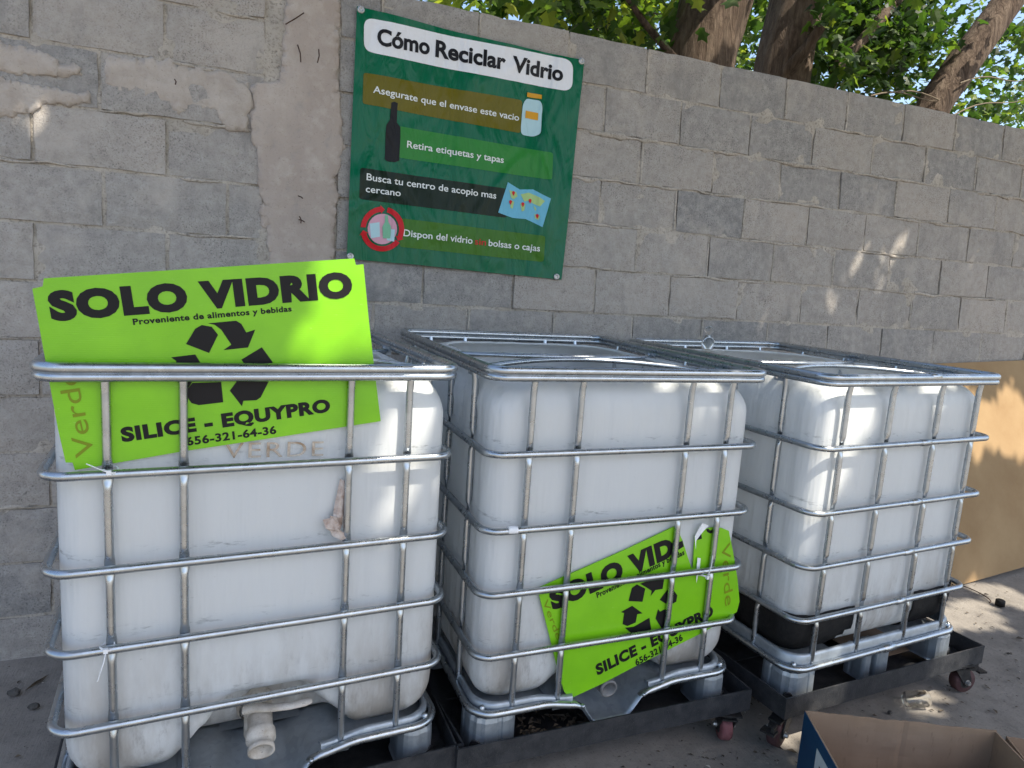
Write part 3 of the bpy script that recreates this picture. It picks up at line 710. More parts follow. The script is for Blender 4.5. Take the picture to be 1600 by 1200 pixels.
# ------------------------------------------------------------------ dollies
def make_dolly(i, x0, x1, label, cast):
    x, y, a = TOTE[i]
    d = thing('dolly', (x, y, 0), a, label, 'dolly', 'black wheeled dollies under the containers')
    y0, y1, zb, zt, th = -.036, 1.20, .150, .232, .006
    f = MB()
    f.box(x0, x1, y0, y0+th, zb, zt); f.box(x0, x1, y1-th, y1, zb, zt)
    f.box(x0, x0+th, y0+th, y1-th, zb, zt); f.box(x1-th, x1, y0+th, y1-th, zb, zt)
    f.box(x0+th, x1-th, y0+th, y0+.075, zb+.0005, zb+.006); f.box(x0+th, x1-th, y1-.075, y1-th, zb+.0005, zb+.006)
    f.box(x0+th, x0+.075, y0+.075, y1-.075, zb+.0005, zb+.006); f.box(x1-.075, x1-th, y0+.075, y1-.075, zb+.0005, zb+.006)
    for yy in (.36, .78): f.box(x0+.075, x1-.075, yy-.03, yy+.03, zb+.0005, zb+.006)
    if i == 3: f.v = [(p[0], p[1], p[2]-.020*(p[0]-x0)/(x1-x0)) for p in f.v]
    f.build('frame', M['black_steel'], d)
    dk = MB(); dk.box(x0+.07, x1-.07, y0+.07, y1-.07, zb-.034, zb-.026); dk.build('deck', M['black_steel'], d)
    for (cx, cy, yaw, brake) in cast:
        c = MB(); Rm = Matrix.Rotation(yaw, 4, 'Z')
        def T(p): q = Rm@Vector(p); return (q.x+cx, q.y+cy, q.z)
        def tb(x0_, x1_, y0_, y1_, z0_, z1_):
            m2 = MB().box(x0_, x1_, y0_, y1_, z0_, z1_); c.add([T(p) for p in m2.v], m2.f)
        tb(-.045, .045, -.04, .04, zb-.016, zb-.0105)
        m2 = MB().lathe([(.026, 0), (.030, .006), (.030, .016), (.020, .02)], 18, (0, 0, zb-.036)); c.add([T(p) for p in m2.v], m2.f, True)
        tb(-.034, .034, -.026, .026, zb-.04, zb-.034)
        for sy in (-1, 1):                               # fork cheeks, raked back
            pts = [(-.034, zb-.036), (.034, zb-.036), (.05, .075), (.044, .040), (.026, .036), (.008, .058)]
            m2 = MB().prism(pts, lambda u, v, t_: (u, sy*.0265+(t_-.0015), v), .004); c.add([T(p) for p in m2.v], m2.f)
        co_ = c.build('caster', M['caster'], d)
        wm = MB().lathe([(.012, -.022), (.036, -.022), (.038, -.020), (.050, -.020), (.0535, -.015), (.0545, 0), (.0535, .015), (.050, .020), (.038, .020), (.036, .022), (.012, .022)], 28, T((.032, 0, .0545)), tuple(Rm@Vector((0, 1, 0))))
        wo_ = wm.build('wheel', M['red_wheel'] if i < 3 else M['dark_wheel'], co_)
        hb = MB()
        hb.lathe([(.030, -.0225), (.016, -.0245), (.0125, -.0245), (.0125, .0245), (.016, .0245), (.030, .0225)], 20, T((.032, 0, .0545)), tuple(Rm@Vector((0, 1, 0))))
        hb.build('hub', M['caster'], wo_)
        ab = MB()
        for sy in (-1, 1): ab.lathe([(0, .041), (.008, .041), (.0095, .037), (.0095, .030), (.013, .030), (.013, .0285)], 8, T((.032, 0, .0545)), tuple(Rm@Vector((0, sy, 0))), False)
        ab.build('axle_bolt', M['steel'], co_)
        if brake:
            bm_ = MB(); 
            for (bx0, bx1, by0, by1, bz0, bz1) in ((.03, .075, -.024, .024, .108, .116), (.07, .10, -.012, .012, .096, .108), (.095, .135, -.026, .026, .088, .096), (.10, .125, .01, .02, .096, .115)):
                m2 = MB().box(bx0, bx1, by0, by1, bz0, bz1); bm_.add([T(p) for p in m2.v], m2.f)
            bm_.build('brake_lever', M['caster'], co_)
    return d
make_dolly(1, -.535, .575, 'black steel dolly under the container with the outlet lever', [(-.49, .06, R(200), False), (.50, .06, R(150), False), (-.49, 1.1, R(30), False), (.50, 1.1, R(80), False)])
make_dolly(2, -.558, .572, 'black steel dolly under the middle container, showing one worn red wheel', [(-.49, .06, R(190), False), (.512, .005, R(65), False), (-.49, 1.1, R(60), False), (.49, 1.1, R(10), False)])
make_dolly(3, -.552, .655, 'longer black steel dolly under the container with black bottom corners, with brake levers', [(-.475, .035, R(200), True), (.545, -.002, R(-12), True), (-.49, 1.1, R(30), False), (.56, 1.1, R(100), False)])
# cardboard scrap lying on the third dolly
sc_ = MB().box(.12, .44, .12, .62, .1565, .160).build('cardboard_scrap', M['card']); sc_.location = (TOTE[3][0], TOTE[3][1], 0); sc_.rotation_euler = (0, 0, TOTE[3][2])
tag(sc_, 'flat piece of brown cardboard lying on the dolly under the container with black corners', 'cardboard')

# ------------------------------------------------------------------ lime signs
Z1 = lambda p: (p[0]*.45, 380+p[1]*.45)
C8 = lambda p: (840+p[0]*.25, 800+p[1]*.25)
def make_sign(i, ly, outline, label, extra):
    s = thing('recycling_sign', (TOTE[i][0], TOTE[i][1], 0), TOTE[i][2], label, 'sign', 'lime green signs on the cages')
    z0 = min(tote_xz(i, p, ly)[1] for p in outline)
    mb = MB(); mb.prism([tote_xz(i, p, ly) for p in outline], lambda u, v, t_: (u, ly+t_, v), .004)
    mb.build('board', M['lime'], s); return s
def prints(i, ly, s, polys, name, m, off=.0012):
    for pl in polys: MB().add([(a, ly-off, b) for a, b in [tote_xz(i, p, ly) for p in pl]], [tuple(range(len(pl)))]).build(name, m, s)
def words(i, ly, s, txt, A, B, hpx, bold, sp=1.0, m='black_print', name='lettering', off=.0012, shear=0.0):
    a, b = np.array(tote_xz(i, A, ly)), np.array(tote_xz(i, B, ly)); e = np.array(B, float)-np.array(A, float); e /= np.linalg.norm(e)
    c = np.array(tote_xz(i, (A[0]+e[1]*hpx, A[1]-e[0]*hpx), ly)); h = np.linalg.norm(c-a)
    return text_mb(txt, a, b, h, lambda u, v: (u, ly-off, v), bold, sp, shear).build(name, M[m], s)
LY1 = .0265
out1 = [Z1(p) for p in [(152, 122), (1230, 53), (1236, 76), (1262, 73), (1280, 260), (1300, 436), (1322, 618), (1000, 668), (640, 722), (260, 788), (252, 762), (228, 762), (200, 640), (112, 158), (148, 150)]]
s1 = make_sign(1, LY1, out1, 'upright lime green glass recycling sign sticking up above the cage rim', None)
words(1, LY1, s1, 'SOLO VIDRIO', Z1((178, 264)), Z1((1226, 181)), 40, .066, 1.12)
words(1, LY1, s1, 'Proveniente de alimentos y bebidas', Z1((463, 283)), Z1((1013, 236)), 9.0, .030, 1.08)
words(1, LY1, s1, 'SILICE - EQUYPRO', Z1((424, 688)), Z1((1148, 582)), 20, .055, 1.10)
words(1, LY1, s1, '656-321-64-36', (292, 696), Z1((960, 660)), 12, .032, 1.08)
words(1, LY1, s1, 'Verde', Z1((330, 735)), Z1((262, 440)), 30, .0, 1.0, 'marker', 'marker_writing')
A1 = [[(646, 350), (678, 297), (700, 284), (735, 290), (757, 318), (726, 381)], [(722, 278), (820, 269), (838, 280), (855, 310), (886, 300), (861, 362), (776, 371), (803, 352), (768, 300), (745, 283)],
      [(838, 404), (909, 361), (946, 412), (942, 440), (870, 450)], [(798, 512), (840, 455), (842, 475), (938, 470), (905, 535), (890, 545), (845, 547), (840, 566)],
      [(594, 396), (678, 386), (716, 447), (693, 440), (655, 500), (640, 512), (615, 480), (610, 440), (612, 408)], [(622, 492), (642, 518), (668, 485), (768, 482), (775, 552), (690, 562), (665, 555)]]
prints(1, LY1, s1, [[Z1(p) for p in pl] for pl in A1], 'recycling_arrow', M['black_print'])
LY2 = .0265
out2 = [C8(p) for p in [(5, 500), (18, 470), (140, 415), (222, 380), (540, 240), (862, 88), (905, 175), (945, 300), (962, 352), (972, 350), (978, 220), (985, 150), (1010, 140), (1045, 108), (1090, 96), (1150, 100), (1195, 118), (1222, 250), (1250, 420), (1262, 560), (1245, 625), (1050, 745), (830, 855), (640, 950), (400, 1075), (200, 1168), (165, 1120), (130, 1000), (80, 800)]]
s2 = make_sign(2, LY2, out2, 'torn lime green sign tilted inside the cage of the middle container', None)
words(2, LY2, s2, 'SOLO VID', C8((92, 608)), C8((855, 262)), 26, .066, 1.12)
MB().add([(a, LY2-.0012, b) for a, b in [tote_xz(2, C8(p), LY2) for p in [(868, 195), (905, 178), (912, 215), (880, 235)]]], [(0, 1, 2, 3)]).build('lettering', M['black_print'], s2)
prints(2, LY2, s2, [[C8(p) for p in [(1000, 150), (1022, 138), (1026, 166), (990, 176)]], [C8(p) for p in [(1052, 108), (1060, 125), (1078, 134), (1098, 128), (1110, 104), (1098, 98), (1090, 112), (1076, 114), (1066, 104)]]], 'lettering', M['black_print'])
words(2, LY2, s2, 'Proveniente de alimentos y bebidas', C8((372, 536)), C8((918, 264)), 7.5, .030, 1.08)
words(2, LY2, s2, 'SILICE - EQUYPRO', C8((372, 1018)), C8((1100, 640)), 14, .055, 1.10)
words(2, LY2, s2, '656-321-64-36', C8((615, 960)), C8((908, 797)), 8.5, .032, 1.08)
A2 = [[(567, 556), (588, 475), (620, 452), (672, 478), (655, 560)], [(640, 448), (700, 425), (790, 418), (780, 480), (735, 487), (705, 525), (712, 492), (675, 468)], [(762, 548), (828, 460), (872, 520), (865, 560), (820, 585)],
      [(736, 665), (752, 605), (764, 622), (830, 590), (815, 700), (795, 705), (776, 730)], [(520, 625), (590, 585), (655, 632), (622, 638), (612, 690), (560, 712), (530, 700), (540, 630)], [(545, 722), (600, 716), (698, 660), (712, 752), (590, 762)]]
prints(2, LY2, s2, [[C8(p) for p in pl] for pl in A2], 'recycling_arrow', M['black_print'])
words(2, LY2, s2, 'Verde', C8((1148, 205)), C8((1172, 590)), 13, .0, 1.0, 'marker', 'marker_writing')
words(2, LY2, s2, 'Verde', C8((30, 560)), C8((120, 800)), 9, .0, 1.0, 'marker', 'marker_writing')
tw = MB().add([(a, LY2-.006-.004*(k % 2), b) for k, (a, b) in enumerate([tote_xz(2, C8(p), LY2) for p in [(975, 150), (1000, 92), (1025, 65), (1060, 80), (1040, 105), (1008, 135), (985, 175), (978, 230)]])], [tuple(range(8))])
tw.add([(a, LY2-.007, b) for a, b in [tote_xz(2, C8(p), LY2) for p in [(992, 280), (1012, 285), (1005, 350), (985, 440), (985, 360)]]], [tuple(range(5))])
tw.build('torn_edge', M['white_nylon'], s2, 'torn white edge of the sign')

# ------------------------------------------------------------------ green banner on the wall
ban = thing('banner', tuple(wall_pt((705, 430))), 0, 'large green banner on the wall explaining how to recycle glass', 'banner')
BL = np.array(ban.location); D7 = lambda p: (500+p[0]*.38333, p[1]*.38333)
def bw(x, z): return .007*math.sin(4.3*x+1.1*z+.6)+.0045*math.sin(12*x-3.5*z)+.003*math.sin(7*z+1)+.004*fbm(x*5, z*2.2, 6)
CREASE = [(-.22, 2.62, 1.3, .10), (-.17, 2.25, 1.75, .16), (-.24, 1.95, .5, .12), (.60, 2.5, 2.2, .16), (.35, 2.05, .95, .22), (.62, 1.80, 2.4, .13), (.10, 1.83, .2, .15), (-.12, 2.70, 2.2, .10), (.45, 2.66, .6, .12), (.2, 2.33, 1.45, .2), (-.2, 1.80, 2.6, .08), (.66, 2.15, 1.5, .15)]
def crease(x, z):
    h = 0
    for (cx, cz, an, ln_) in CREASE:
        dx, dz = x-cx, z-cz; a = dx*math.cos(an)+dz*math.sin(an); b = -dx*math.sin(an)+dz*math.cos(an)+.12*a*a
        h += .0042*math.exp(-(b/.017)**2-(a/ln_)**2)*(1 if b > -.02 else .9)-.0028*math.exp(-((b-.032)/.022)**2-(a/ln_)**2)
    return h
_bw = bw
def bw(x, z): return _bw(x, z)+crease(x, z)
def b_uv(px): p = wall_pt(px, -.02); return p[0], p[2]
def b_3d(u, v, off=0.0): return np.array([u, wy(v, -.022-bw(u, v)-off), v])-BL
def b_mesh(verts_uv, faces, off, name, m, parent=ban, step=.012):
    me = bpy.data.meshes.new(name); me.from_pydata([(u, 0, v) for u, v in verts_uv], [], faces); dice(me, step)
    for v in me.vertices: v.co = b_3d(v.co.x, v.co.z, off)
    for fc in me.polygons: fc.use_smooth = True
    me.update(); return link(name, me, m, parent)
def b_poly(pts, off, name, m, parent=ban, conv=D7, step=.012):
    q = [b_uv(conv(p)) for p in pts]; return b_mesh(q, [tuple(range(len(q)))], off, name, m, parent, step)
def roundq(q, r=10, n=5):                                # round the corners of a quad given in crop pixels
    out = []; k = len(q)
    for i in range(k):
        p = np.array(q[i], float); a = np.array(q[i-1], float)-p; b = np.array(q[(i+1) % k], float)-p; ra = min(r, np.linalg.norm(a)*.45); a = a/np.linalg.norm(a)*ra; b = b/np.linalg.norm(b)*ra
        for t in np.linspace(0, 1, n): out.append(tuple(p+a*(1-t)**2+b*t**2))
    return out
sh = [(150, 27), (380, 84), (640, 148), (900, 210), (1074, 247), (1050, 480), (1020, 800), (985, 1140), (700, 1112), (400, 1080), (107, 1055), (125, 600)]
b_poly(sh, 0, 'sheet', M['green_vinyl'], ban, D7, .012)
b_poly(roundq([(178, 72), (1030, 247), (1025, 376), (178, 212)], 42, 8), .0018, 'title_panel', M['white_print'])
b_poly(roundq([(176, 298), (826, 408), (820, 542), (172, 424)], 12), .0018, 'text_panel', M['olive'])
b_poly(roundq([(322, 514), (950, 622), (944, 733), (318, 642)], 12), .0018, 'text_panel', M['bar_green'])
b_poly(roundq([(162, 684), (770, 770), (762, 888), (158, 812)], 12), .0018, 'text_panel', M['bar_dark'])
b_poly(roundq([(330, 890), (917, 962), (910, 1068), (322, 1006)], 12), .0018, 'text_panel', M['bar_moss'])
def b_text(s, A, B, hpx, m, bold=.0, sp=1.0, off=.0040):
    a, b = np.array(b_uv(D7(A))), np.array(b_uv(D7(B))); e = np.array(B, float)-np.array(A, float); e /= np.linalg.norm(e)
    c = np.array(b_uv(D7((A[0]+e[1]*hpx, A[1]-e[0]*hpx)))); h = np.linalg.norm(c-a)
    mb = text_mb(s, a, b, h, lambda u, v: (u, 0, v), bold, sp); return b_mesh([(p[0], p[2]) for p in mb.v], mb.f, off, 'lettering', M[m])
b_text('Cómo', (230, 184), (447, 222), 62, 'text_black', .034); b_text('Reciclar', (470, 228), (755, 284), 62, 'text_black', .034); b_text('Vidrio', (782, 290), (987, 331), 58, 'text_black', .034)
b_text('Asegurate que el envase este vacio', (214, 380), (812, 492), 27, 'text_white', .012)
b_text('Retira etiquetas y tapas', (354, 601), (750, 664), 27, 'text_white', .012)
b_text('Busca tu centro de acopio mas', (187, 735), (718, 810), 27, 'text_white', .012)
b_text('cercano', (184, 783), (327, 801), 26, 'text_white', .012)
b_text('Dispon del vidrio', (338, 962), (620, 994), 27, 'text_white', .012); b_text('sin', (630, 996), (676, 1001), 26, 'red_print', .008); b_text('bolsas o cajas', (687, 1002), (893, 1025), 26, 'text_white', .012)
b_poly([(289, 420), (301, 416), (316, 422), (314, 440), (312, 500), (327, 520), (327, 560), (322, 655), (305, 662), (270, 658), (262, 650), (266, 540), (270, 510), (284, 490), (288, 440)], .0036, 'bottle_picture', M['bottle_print'])
jr = b_poly(roundq([(842, 400), (900, 410), (908, 440), (902, 545), (870, 557), (822, 548), (820, 520), (828, 425)], 14), .0036, 'jar_picture', M['pale_blue'])
b_poly([(846, 376), (905, 387), (903, 404), (845, 394)], .0052, 'lid', M['amber'], jr); b_poly([(840, 450), (892, 460), (890, 490), (838, 480)], .0052, 'jar_label', M['amber'], jr)
mp_ = b_poly([(767, 742), (815, 772), (868, 772), (938, 810), (905, 926), (838, 893), (785, 888), (727, 866)], .0036, 'map_picture', M['map_blue'])
for pl in ([(772, 775), (800, 782), (806, 800), (790, 812), (780, 806)], [(778, 815), (792, 822), (785, 852), (776, 845)], [(818, 792), (850, 785), (895, 805), (915, 820), (895, 842), (870, 832), (850, 818), (832, 822)], [(816, 828), (836, 830), (832, 858), (822, 862)], [(868, 838), (880, 850), (876, 862)], [(872, 872), (895, 880), (888, 898), (874, 890)]):
    b_poly(pl, .0052, 'land', M['map_land'], mp_)
for (cx, cy) in ((789, 790), (777, 827), (826, 836), (855, 822), (883, 884)):
    b_poly([(cx-6, cy-8), (cx, cy-12), (cx+6, cy-8), (cx+5, cy-1), (cx, cy+9), (cx-5, cy-1)], .0066, 'map_pin', M['red_print'], mp_)
cx, cy = 252, 934
rc = b_poly([(cx+60*math.cos(a), cy+62*math.sin(a)) for a in np.linspace(0, 2*math.pi, 28)[:-1]], .0036, 'recycling_picture', M['pink_print'])
for a0, a1 in ((-175, -95), (-75, 25), (38, 165)):
    aa = np.radians(np.linspace(a0, a1, 16)); out = [(cx+89*math.cos(a), cy+91*math.sin(a)) for a in aa]; inn = [(cx+68*math.cos(a), cy+70*math.sin(a)) for a in aa[::-1]]
    tip = np.radians(a1+12); b_poly(out+[(cx+96*math.cos(aa[-1]), cy+98*math.sin(aa[-1])), (cx+79*math.cos(tip), cy+80*math.sin(tip)), (cx+60*math.cos(aa[-1]), cy+62*math.sin(aa[-1]))]+inn, .0052, 'round_arrow', M['red_print'], rc)
for pl, m_ in (([(200, 912), (240, 906), (243, 965), (205, 972)], 'pale_blue'), ([(268, 932), (303, 936), (300, 985), (270, 980)], 'pale_blue'), ([(262, 878), (274, 878), (276, 905), (287, 925), (284, 972), (254, 972), (252, 925), (262, 905)], 'pale_green')):
    b_poly(pl, .0052+.0012*(m_ == 'pale_green'), 'jar_picture', M[m_], rc)
for p in ((166, 42), (1062, 252), (122, 1045), (964, 1128)):
    u, v = b_uv(D7(p)); gm = MB().lathe([(.006, .0), (.006, .003), (.010, .005), (.015, .003), (.016, 0)], 18, b_3d(u, v, .0015), (0, -1, 0)); gm.lathe([(0, .001), (.006, .001)], 12, b_3d(u, v, .001), (0, -1, 0)); gm.build('grommet', M['steel'], ban)

# ------------------------------------------------------------------ board, boxes and small things on the ground
pA = at_z((1512, 911), .004); pB = at_z((1600, 886), .03); ex = (pB-pA); ex /= np.linalg.norm(ex)
lo = pA-ex*.35; top_l = np.array([lo[0]-.02, wy(1.3, -.012), 1.285]); Ld = 2.3
bd = MB(); hi = lo+ex*Ld; upv = np.array([0, 0, 1.0])
dv = np.array([-.055, wy(1.29, -.016)-lo[1], 1.275-lo[2]])
nrm = np.cross(ex, dv); nrm /= np.linalg.norm(nrm)
c4 = [lo, hi, hi+dv, lo+dv]; c4[2][1] = min(c4[2][1], wy(c4[2][2], -.02))
bd.add([p for p in c4]+[p-nrm*.006 if nrm[1] < 0 else p+nrm*.006 for p in c4], [(0, 1, 2, 3), (7, 6, 5, 4), (0, 4, 5, 1), (1, 5, 6, 2), (2, 6, 7, 3), (3, 7, 4, 0)])
BASE = Vector(lo); bd.v = [tuple(Vector(p)-BASE) for p in bd.v]
bo = bd.build('board', M['panel']); bo.location = BASE; tag(bo, 'large tan board leaning against the wall in dappled sunlight', 'board')

def carton(org, yaw, L, W, Hh, label, flap=None, out_m='card'):
    b = thing('cardboard_box', org, yaw, label, 'box'); t_ = .005
    fw = MB(); nx_, nz_ = 40, 16; V = []
    for q in range(2):
        for jj in range(nz_+1):
            for ii in range(nx_+1):
                u, v = L*ii/nx_, Hh*jj/nz_; V.append((u, -t_*q+.007*fbm(u*5, v*7, L)*math.sin(math.pi*ii/nx_)+.004*math.exp(-((u-L*.52)/.008)**2), v-(.006*abs(fbm(u*16, 2, L)) if jj == nz_ else 0)))
    n1 = (nx_+1)*(nz_+1); gq = [(jj*(nx_+1)+ii, jj*(nx_+1)+ii+1, (jj+1)*(nx_+1)+ii+1, (jj+1)*(nx_+1)+ii) for jj in range(nz_) for ii in range(nx_)]
    fw.add(V, gq+[tuple(n1+k for k in q) for q in gq]+[(nz_*(nx_+1)+ii, nz_*(nx_+1)+ii+1, n1+nz_*(nx_+1)+ii+1, n1+nz_*(nx_+1)+ii) for ii in range(nx_)])
    fw.build('side', M['card'], b)
    MB().box(0, L, -W, -W+t_, 0, Hh*.97).build('side', M['card'], b)
    MB().box(L-t_, L, -W+t_, -t_, 0, Hh*.985).build('side', M['card'], b)
    MB().box(0, t_, -W+t_, -t_, 0, Hh*.99).build('side', M['card'], b)
    MB().box(t_, L-t_, -W+t_, -t_, .001, .006).build('bottom', M['card'], b)
    return b
pL = at_z((1258, 1110), .27); pR = at_z((1556, 1143), .265); yaw = math.atan2(pR[1]-pL[1], pR[0]-pL[0])
bx = carton((pL[0], pL[1], .001), yaw, math.dist(pL[:2], pR[:2]), .42, .27, 'open brown cardboard box with dark blue printed outside, in front of the dolly', None)
MB().box(-.0018, -.0005, -.419, -.001, 0, .267).build('printed_face', M['card_blue'], bx, 'dark blue printed outside')
MB().box(-.0032, -.0022, -.40, -.135, .02, .225).build('printed_panel', M['card_white'], bx, 'white printed panel')
ln = MB()
for k in range(7): ln.box(-.0042, -.0036, -.38+.012*(k % 3), -.17-.02*(k % 2), .05+.022*k, .056+.022*k)
ln.build('printed_line', M['text_black'], bx)
pQ = at_z((1572, 1150), .22)
bx2 = carton((pQ[0], pQ[1], .001), yaw-.12, .45, .35, .22, 'second open brown cardboard box beside the blue one, cut by the photo edge')
# bottle cap, tumbler, glass things
p = at_z((1562, 946), 0); cp = MB().lathe([(0, .034), (.021, .034), (.024, .031), (.0245, 0), (.0225, 0), (.0225, .030), (0, .030)], 24).build('bottle_cap', M['black_plastic']); cp.location = p; tag(cp, 'black screw cap lying on the sunlit ground near the tan board', 'bottle cap')
p = at_z((1430, 1104), 0.0); p[2] = .034
gl = MB().lathe([(0, -.045), (.030, -.045), (.033, -.04), (.034, .045), (.0315, .045), (.030, -.038), (0, -.038)], 28, (0, 0, 0), (.95, -.25, .05)).build('glass_tumbler', M['glass']); gl.location = p; tag(gl, 'clear glass tumbler lying on its side by a sunlit patch of ground', 'glass')
p = at_z((742, 1190), 0); rg2 = MB().lathe([(.030, .0), (.032, .012), (.0345, .012), (.0345, 0), (.03, 0)], 28).build('glass_ring', M['glass']); rg2.location = (p[0], p[1], .001); tag(rg2, 'broken clear glass ring on the ground before the middle dolly', 'glass')
x_, y_, a_ = TOTE[3]
gx, gy = -.345, 1.085; wx_ = x_+gx*math.cos(a_)-gy*math.sin(a_); wy_ = y_+gx*math.sin(a_)+gy*math.cos(a_)
q_ = at_y((1105, 545), wy_)
gb = MB().lathe([(0, 0), (.022, .001), (.030, .008), (.030, .05), (.022, .066), (.013, .074), (.013, .08), (.020, .088), (.024, .098), (.022, .110), (.014, .118), (0, .121)], 24).build('glass_bottle', M['glass']); gb.location = (q_[0], wy_, 1.372); tag(gb, 'small clear glass stopper bottle standing on the back rim of the container by the board', 'bottle')
wl = MB(); pc = at_z((1518, 925), .012)
wl.tube([(pc[0]+.055*math.cos(t)*(1+.1*t/6), pc[1]+.11*math.sin(t), .006+.004*t) for t in np.linspace(-1.6, 2.2, 30)], .0028, 6); wlo = wl.build('wire_loop', M['rust']); tag(wlo, 'thin curled wire on the ground at the foot of the tan board', 'wire')
def pebble(px, sx, sy, sz, lab, m='stone', name='stone'):
    p = at_z(px, 0); mb = MB(); bm = bmesh.new(); bmesh.ops.create_icosphere(bm, subdivisions=2, radius=1)
    for v in bm.verts: v.co *= 1+.28*fbm(v.co.x*1.3+px[0], v.co.y*1.3, v.co.z*1.3)
    mb.add([(v.co.x*sx, v.co.y*sy, max(-.6, v.co.z)*sz) for v in bm.verts], [tuple(q.index for q in fc.verts) for fc in bm.faces], False); bm.free()
    o = mb.build(name, M[m]); o.location = (p[0], p[1], sz*.55); return tag(o, lab, 'stone' if name == 'stone' else 'clod', None)
pebble((22, 1085), .024, .014, .016, 'dark angular stone on the ground beside the first container')
pebble((53, 1106), .020, .011, .013, 'dark lump of dirt touching the cage corner of the first container', 'stone', 'dirt_clod')
pebble((1390, 1115), .010, .009, .009, 'small black stone behind the blue cardboard box')
lf = MB(); p = at_z((58, 1068), 0)
lf.add([(p[0]-.03, p[1]-.05, .004), (p[0]-.008, p[1]-.01, .012), (p[0]+.03, p[1]+.05, .006), (p[0]+.012, p[1]+.0, .003)], [(0, 1, 2, 3)]); lfo = lf.build('dry_leaf', M['dry_leaf']); tag(lfo, 'dry curled leaf on the ground beside the first container', 'leaf')
lit = MB()
for _ in range(900):
    if random.random() < .55: x, y = random.uniform(.6, 3.6), random.gauss(-1.25, .32)
    else: x, y = random.uniform(-2.2, 4.5), random.uniform(-2.4, .0)
    if x > .9 and y < -1.42: continue
    s_ = random.uniform(.003, .011) if random.random() < .88 else random.uniform(.012, .022); a = random.uniform(0, 6.28); e = random.uniform(.3, .8)
    c, sn = math.cos(a)*s_, math.sin(a)*s_; z0 = .001
    lit.add([(x-c, y-sn, z0), (x+sn*e, y-c*e, z0+s_*.25), (x+c, y+sn, z0+s_*.12), (x-sn*e, y+c*e, z0+s_*.35)], [(0, 1, 2, 3)])
lo_ = lit.build('leaf_litter', M['dry_leaf']); tag(lo_, 'dark specks of leaf litter and grit scattered on the ground', None, None, 'stuff')
pl_ = MB()
for _ in range(140):
    x, y = (random.uniform(.7, 4.0), random.gauss(-1.2, .35)) if random.random() < .8 else (random.uniform(-2, 4), random.uniform(-2.2, 0))
    if x > .9 and y < -1.42: continue
    s_ = random.uniform(.002, .007) if random.random() < .9 else random.uniform(.008, .013); a = random.uniform(0, 6.28); c, sn = math.cos(a)*s_, math.sin(a)*s_
    pl_.add([(x-c, y-sn, .0015), (x+sn*.6, y-c*.6, .0015+s_*.5), (x+c, y+sn, .0015), (x-sn*.5, y+c*.5, .0015+s_*.3)], [(0, 1, 2, 3)])
tag(pl_.build('grit', M['dirty_white']), 'pale chips of grit and paper scattered on the ground', None, None, 'stuff')
dl = MB()
x_, y_, a_ = TOTE[2]
for _ in range(220):
    u, v = random.uniform(-.30, .10), random.uniform(-.02, .28); x, y = x_+u*math.cos(a_)-v*math.sin(a_), y_+u*math.sin(a_)+v*math.cos(a_)
    s_ = random.uniform(.008, .02); a = random.uniform(0, 6.28); c, sn = math.cos(a)*s_, math.sin(a)*s_; z0 = .158+random.uniform(0, .012)
    dl.add([(x-c, y-sn, z0), (x+sn*.5, y-c*.5, z0+.004), (x+c, y+sn, z0+.002), (x-sn*.5, y+c*.5, z0+.006)], [(0, 1, 2, 3)])
tag(dl.build('dead_leaves', M['dry_leaf']), 'dead leaves gathered on the middle dolly', None, None, 'stuff')

# ------------------------------------------------------------------ trees behind the wall
LEAF2 = np.array([(0, 0), (.36, -.10), (.25, -.34), (.46, -.58), (.20, -.66), (0, -1.02), (-.20, -.66), (-.46, -.58), (-.25, -.34), (-.36, -.10), (0, -.5)])   # lobed hanging leaf + mid rib
class Crown:
    def __init__(s): s.V = []; s.F = []; s.T = []; s.n = 0
    def leaf(s, p, size, tone, droop=.6):
        yaw = random.uniform(0, 2*math.pi); tilt = random.gauss(droop, .35); roll = random.gauss(0, .4)
        Rm = Matrix.Rotation(yaw, 3, 'Z')@Matrix.Rotation(tilt-1.2, 3, 'X')@Matrix.Rotation(roll, 3, 'Y')
        ex_, ey_, ez_ = Rm.col[0], Rm.col[1], Rm.col[2]; fold = random.uniform(.05, .16)
        for k, (a, b) in enumerate(LEAF2):
            h = -fold*abs(a)*2.6; h -= .12*b*b
            q = ex_*(a*size)+ey_*(b*size)*-1+ez_*(h*size); s.V.append((p[0]+q.x, p[1]+q.y, p[2]+q.z))
        o = s.n; s.F += [(o, o+1, o+2, o+10), (o+10, o+2, o+3, o+4), (o+10, o+4, o+5), (o, o+10, o+8, o+9), (o+10, o+6, o+7, o+8), (o+10, o+5, o+6)]; s.T += [tone]*11; s.n += 11
    def cluster(s, p, n, spread, size, tone):
        for _ in range(n):
            q = np.array(p)+RNG.normal(0, 1, 3)*spread*np.array([1, 1, .8]); s.leaf(q, size*random.uniform(.65, 1.25), min(1, max(0, random.gauss(tone, .2))))
    def build(s, parent):
        mb = MB(); mb.v = s.V; mb.f = s.F; mb.sm = [False]*len(s.F); mb.tone = s.T; return mb.build('crown', M['leaf'], parent)
